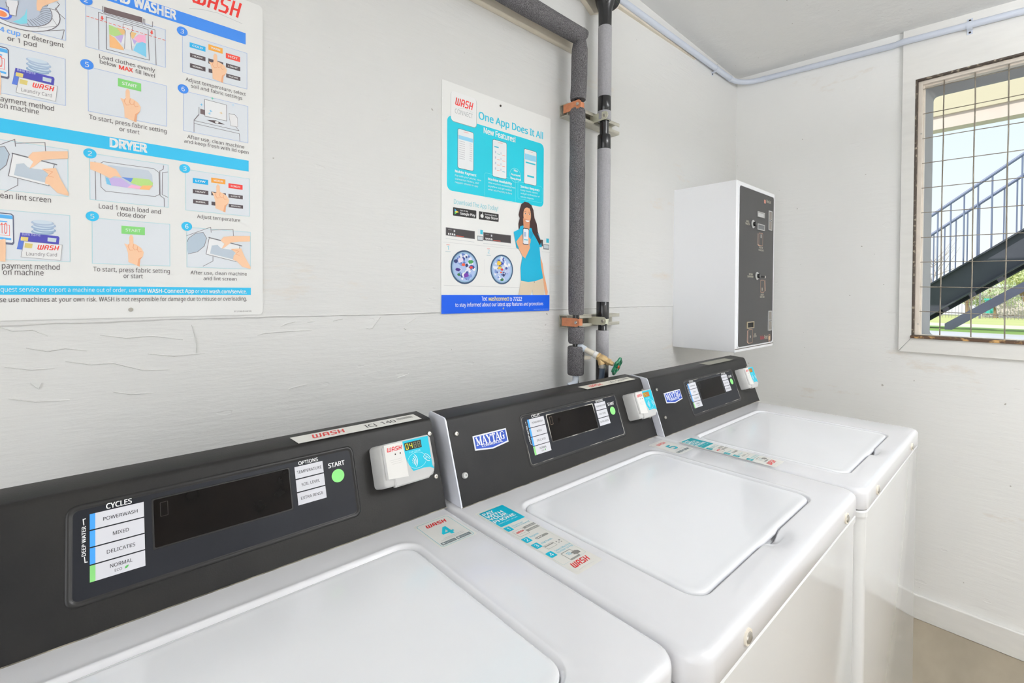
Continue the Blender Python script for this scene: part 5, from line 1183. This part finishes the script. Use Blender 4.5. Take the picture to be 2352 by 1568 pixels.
# ------------------------------------------------------------------ outside
def gz_(x):
    pts = [(2.64, 1.03), (5.25, 1.03), (9, .889), (12, .80), (20, .574), (32, .20), (60, -.6), (90, -1.4)]
    for (a_, b_), (c_, d_) in zip(pts[:-1], pts[1:]):
        if x <= c_: return b_ + (d_ - b_) * (x - a_) / (c_ - a_)
    return pts[-1][1]
def strip(xa, xb, n, mm, name, up=0.0, y0=-12, y1=16):
    b = MB(); xs = [xa + (xb - xa) * i / n for i in range(n + 1)]
    vs = []; fs = []
    for x in xs: vs += [(x, y0 * (1 + x / 20), gz_(x) + up), (x, y1 * (1 + x / 20), gz_(x) + up)]
    for i in range(n): fs.append((i * 2, i * 2 + 2, i * 2 + 3, i * 2 + 1))
    base = len(vs); vs += [(x, y, z - .3) for x, y, z in vs[:]]
    m_ = n + 1
    for i in range(n): fs.append((base + i * 2, base + i * 2 + 1, base + i * 2 + 3, base + i * 2 + 2)); fs += [(i * 2, base + i * 2, base + i * 2 + 2, i * 2 + 2), (i * 2 + 1, i * 2 + 3, base + i * 2 + 3, base + i * 2 + 1)]
    fs += [(0, 1, base + 1, base), (n * 2, base + n * 2, base + n * 2 + 1, n * 2 + 1)]
    b.add(vs, fs); return struct(b.build(name, None, mm))
M_grass = mat('lawn_green', (132, 172, 84), .9, bump=.6, bscale=8, var=.6, vscale=1.2, var2=(172, 186, 108))
M_grass2 = mat('lawn_dry', (190, 198, 124), .9, bump=.6, bscale=8, var=.6, vscale=.8, var2=(216, 204, 140))
M_walk = mat('pale_concrete', (208, 206, 210), .8, var=.1, vscale=3)
M_path = mat('pinkish_path', (226, 212, 196), .8, var=.1, vscale=3)
strip(2.655, 5.25, 3, M_walk, 'concrete_walk'); strip(5.25, 9.0, 6, M_grass, 'lawn'); strip(9.0, 12, 4, M_path, 'garden_path'); strip(12, 90, 20, M_grass2, 'far_lawn')
# walkway beam above
rt = root('porch_beam', (5.0, 0, 2.65), 'tan painted porch beam outside across the top of the window', 'beam')
b = MB(); b.box((5.0, -3.5, 2.755), (5.12, 3.5, 3.02)); b.build('upper_board', rt, mat('tan_beam', (208, 198, 168), .6, var=.1, vscale=4, stretch=(1, .3, 1)))
b = MB(); b.box((5.02, -3.5, 2.652), (5.14, 3.5, 2.755)); b.build('lower_board', rt, mat('pink_beige_board', (222, 206, 192), .6, var=.1, vscale=4))
# stairs
M_steel = mat('dark_painted_steel', (76, 78, 90), .55, var=.2, vscale=6); M_steel2 = mat('slate_painted_steel', (82, 86, 104), .5, var=.2, vscale=6); M_railm = mat('blue_grey_rail', (118, 128, 158), .5)
rt = root('staircase', (6.5, .9, .95), 'dark steel outdoor staircase with thin balusters rising to the right beyond the window', 'staircase')
SX0, SX1 = 6.5, 7.6
SL = .786
def st(y): return 1.463 + (.69 - y) * SL      # stringer top line
ya_, yb2 = 1.25, -2.2
def stringer(x, nm):
    b = MB(); h = .335
    pts = [(ya_, st(ya_)), (yb2, st(yb2)), (yb2, st(yb2) - h), (ya_, st(ya_) - h)]
    b.loft([[(x, y, z) for y, z in pts], [(x + .012, y, z) for y, z in pts]])
    for dz in (0, -h + .016):
        q = [(ya_, st(ya_) + dz), (yb2, st(yb2) + dz), (yb2, st(yb2) + dz - .018), (ya_, st(ya_) + dz - .018)]
        b.loft([[(x - .05, y, z) for y, z in q], [(x + .013, y, z) for y, z in q]])
    b.build(nm, rt, M_steel)
stringer(SX0, 'stringer'); stringer(SX1, 'stringer')
for k in range(15):
    y = ya_ - .06 - k * .225; z = st(y) - .11
    b = MB(); b.box((SX0 + .012, y - .23, z), (SX1, y, z + .04)); b.build('tread', rt, M_steel)
for x, rr in ((SX0 + .006, .017), (SX1 + .006, .017)):
    b = MB(); b.tube([(x, ya_, st(ya_) + .71), (x, yb2, st(yb2) + .715)], .015 if x < 7 else .017, None, 8); b.build('handrail', rt, M_railm)
    off = -.028 if x < 7 else .02
    for k in range(34):
        y = .69 - (k - 5) * .0975 + off
        b = MB(); b.tube([(x, y, st(y) - .02), (x, y, st(y) + .71)], .0065, None, 6); b.build('baluster', rt, M_railm)
# brace in front
rt = root('stair_brace', (5.5, .5, 1.03), 'slate diagonal steel channel standing on the concrete below the outdoor stairs', 'brace')
b = MB(); yA, zA = .504, 1.082; yB = -1.6; sl = .785; h = .058
b.loft([[(x, y, z) for y, z in ((yA, zA), (yB, zA + (yA - yB) * sl), (yB, zA + (yA - yB) * sl - h), (yA - .045, zA - .052), (yA, zA - .052))] for x in (5.5, 5.53)]); b.build('channel', rt, M_steel2)
# iron fence
rt = root('iron_fence', (31, 2, gz_(31)), 'thin iron picket fence across the lawn seen under the stairs', 'fence')
FXX = 31.0; g0 = gz_(FXX)
b = MB(); M_fen = mat('weathered_iron', (128, 126, 134), .6)
b.box((FXX, -8, g0 + .12), (FXX + .03, 9, g0 + .145)); b.build('rail', rt, M_fen); b = MB(); b.box((FXX, -8, g0 + 1.05), (FXX + .03, 9, g0 + 1.075)); b.build('rail', rt, M_fen)
b = MB()
for k in range(150): y = -8 + k * .115; b.box((FXX + .005, y, g0), (FXX + .02, y + .012, g0 + 1.15))
o = b.build('picket', rt, M_fen); o['kind'] = 'stuff'
for k in range(8): b = MB(); b.box((FXX - .02, -8 + k * 2.4, g0), (FXX + .04, -7.94 + k * 2.4, g0 + 1.25)); b.build('post', rt, M_fen)
# board fence, bin, house
b = MB(); g = gz_(44); b.box((44, -9, g), (44.1, 2.2, g + 2.0)); o = b.build('board_fence', None, mat('grey_board_fence', (226, 214, 212), .8, var=.3, vscale=3, stretch=(1, 4, .2))); tag(o, 'pinkish-grey board fence far behind the trees', 'fence')
P = onplane(2272, 706, X=38); g = onplane(2272, 719, X=38).z; rt = root('waste_bin', (38, P.y, g), 'teal bin beyond the iron fence', 'bin')
b = MB(); b.loft([[(38 + x, P.y + y, g + z) for x, y in rrect(-.2, .2, -.17, .17, .04, 3)] for z in (0, .74)]); b.build('body', rt, mat('teal_plastic', (70, 190, 180), .5)); b = MB(); b.loft([[(38 + x, P.y + y, g + z) for x, y in rrect(-.23, .23, -.2, .2, .04, 3)] for z in (.74, .84)]); b.build('lid', rt, MATS['teal_plastic'])
g = gz_(60); rt = root('house', (62, 14, g), 'distant pale house with pinkish roof left of the outdoor stairs', 'house')
b = MB(); b.box((58, 7.8, g), (66, 20, g + 3.6)); b.build('wall', rt, mat('pale_brick', (226, 206, 198), .8)); b = MB(); b.loft([[(57.5, 7.2, g + 3.6), (66.5, 7.2, g + 3.6), (66.5, 21, g + 3.6), (57.5, 21, g + 3.6)], [(61.9, 9.5, g + 5.2), (62.1, 9.5, g + 5.2), (62.1, 19, g + 5.2), (61.9, 19, g + 5.2)]]); b.build('roof', rt, mat('pinkish_roof', (212, 176, 164), .8))
# trees
def tree(x, y, h, cw, trunks, label, leaf, bark, nl=2600, seed=1, squash=.62, bare=False, lean=0, cz0=None):
    rnd = random.Random(seed); g = gz_(x); rt = root('tree', (x, y, g), label, 'tree')
    b = MB(); 
    for dy, ln, r in trunks:
        b.tube([(x, y + dy, g - .1), (x + .1, y + dy + ln * .3, g + h * .16), (x, y + dy + ln * .75, g + h * .33), (x + .1, y + dy + ln, g + h * .55)], [r * 1.15, r, r * .8, r * .45], None, 8)
        if bare:
            for k in range(26):
                t = rnd.uniform(.2, .55); p = Vector((x, y + dy + ln * t, g + h * t)); d_ = Vector((rnd.uniform(-.4, .4), rnd.uniform(-1, 1), rnd.uniform(.1, 1))).normalized() * h * rnd.uniform(.25, .5)
                b.tube([p, p + d_ * .5 + Vector((0, 0, -.05 * h * rnd.random())), p + d_], [r * .22, r * .12, r * .04], None, 4)
    b.build('trunk', rt, bark)
    if not bare:
        c0 = g + h * .66 if cz0 is None else cz0; b = MB(); vs = []; fs = []
        cl = [(rnd.uniform(-.8, .8), rnd.uniform(-.9, .9), rnd.uniform(-.7, .8), rnd.uniform(.28, .5)) for _ in range(22)]
        for k in range(nl * 2):
            cx_, cy_, cz_, cr_ = rnd.choice(cl); d_ = Vector((rnd.gauss(0, 1), rnd.gauss(0, 1), rnd.gauss(0, 1))).normalized() * cr_ * rnd.uniform(.55, 1)
            p = Vector((x + (cx_ + d_.x) * cw * .6, y + (cy_ + d_.y) * cw, c0 + (cz_ + d_.z) * cw * squash)); s_ = rnd.uniform(.07, .13) * cw / 3
            u = Vector((rnd.uniform(-1, 1), rnd.uniform(-1, 1), rnd.uniform(-1, 1))).normalized(); w_ = u.orthogonal().normalized()
            n_ = len(vs); vs += [p - u * s_, p + w_ * s_ * .6, p + u * s_, p - w_ * s_ * .6]; fs.append((n_, n_ + 1, n_ + 2, n_ + 3))
        b.add(vs, fs); o = b.build('foliage', rt, leaf, smooth=False)
M_leaf = mat('pale_leaves', (196, 206, 150), .8, var=.5, vscale=.9, var2=(226, 226, 178)); M_leaf2 = mat('soft_green_leaves', (178, 194, 150), .8, var=.5, vscale=.9, var2=(206, 214, 170))
M_bark = mat('tree_bark', (150, 128, 104), .9, bump=.5, bscale=12, var=.3, vscale=5)
P = onplane(2318, 735, X=34); tree(34, P.y - .9, 4.2, 1.7, [(0, .7, .13), (.1, -.2, .10), (.0, -1.2, .12)], 'leafy tree with forking leaning trunks at the right edge of the window', M_leaf, M_bark, 3000, 3, cz0=onplane(2318, 634, X=34).z)
P = onplane(2262, 700, X=42); tree(42, P.y - .5, 3.2, 1.5, [(0, .3, .10)], 'soft green tree behind the diagonal brace outdoors', M_leaf2, M_bark, 2600, 5, cz0=onplane(2262, 668, X=42).z)
P = onplane(2325, 600, X=48); tree(48, P.y - .2, 5.4, 1.45, [(0, .3, .12)], 'tall pale green tree showing above the dark stringer', M_leaf, M_bark, 2400, 8, cz0=onplane(2325, 610, X=48).z)
P = onplane(2224, 720, X=36); tree(36, P.y, 3.6, 1.0, [(0, .15, .09)], 'bare short grey tree behind the iron fence', M_leaf, M_bark, 10, 11, bare=True)
P = onplane(2190, 600, X=50); tree(50, P.y + .8, 8, 2, [(0, .8, .18)], 'bare thin branching tree left in the window view', M_leaf, mat('grey_twigs', (186, 176, 178), .9), 10, 13, bare=True)

# ------------------------------------------------------------------ sky, sun, colour
sc = bpy.context.scene
w = bpy.data.worlds.new('sky'); sc.world = w; w.use_nodes = True; nt = w.node_tree; N = nt.nodes; L = nt.links
bg = N['Background']; tc = N.new('ShaderNodeTexCoord'); sx = N.new('ShaderNodeSeparateXYZ'); rp = N.new('ShaderNodeValToRGB')
L.new(tc.outputs['Generated'], sx.inputs['Vector']); L.new(sx.outputs['Z'], rp.inputs['Fac']); L.new(rp.outputs['Color'], bg.inputs['Color'])
rp.color_ramp.elements[0].position = 0.0; rp.color_ramp.elements[0].color = (.93, .98, 1, 1)
rp.color_ramp.elements[1].position = 0.45; rp.color_ramp.elements[1].color = (.70, .88, 1, 1)
bg.inputs['Strength'].default_value = 1.0
s = bpy.data.lights.new('sun', 'SUN'); s.energy = 3.2; s.angle = .01; s.color = (1, .96, .9)
so = bpy.data.objects.new('sun', s); COL.objects.link(so); so.rotation_euler = Vector((-.62, .35, .6)).to_track_quat('Z', 'Y').to_euler(); so.location = (0, 0, 20)
sc.view_settings.view_transform = 'Standard'; sc.view_settings.look = 'None'; sc.view_settings.gamma = 1; sc.view_settings.use_curve_mapping = False
sc.view_settings.exposure = 0.10
sc.cycles.max_bounces = 12; sc.cycles.diffuse_bounces = 8
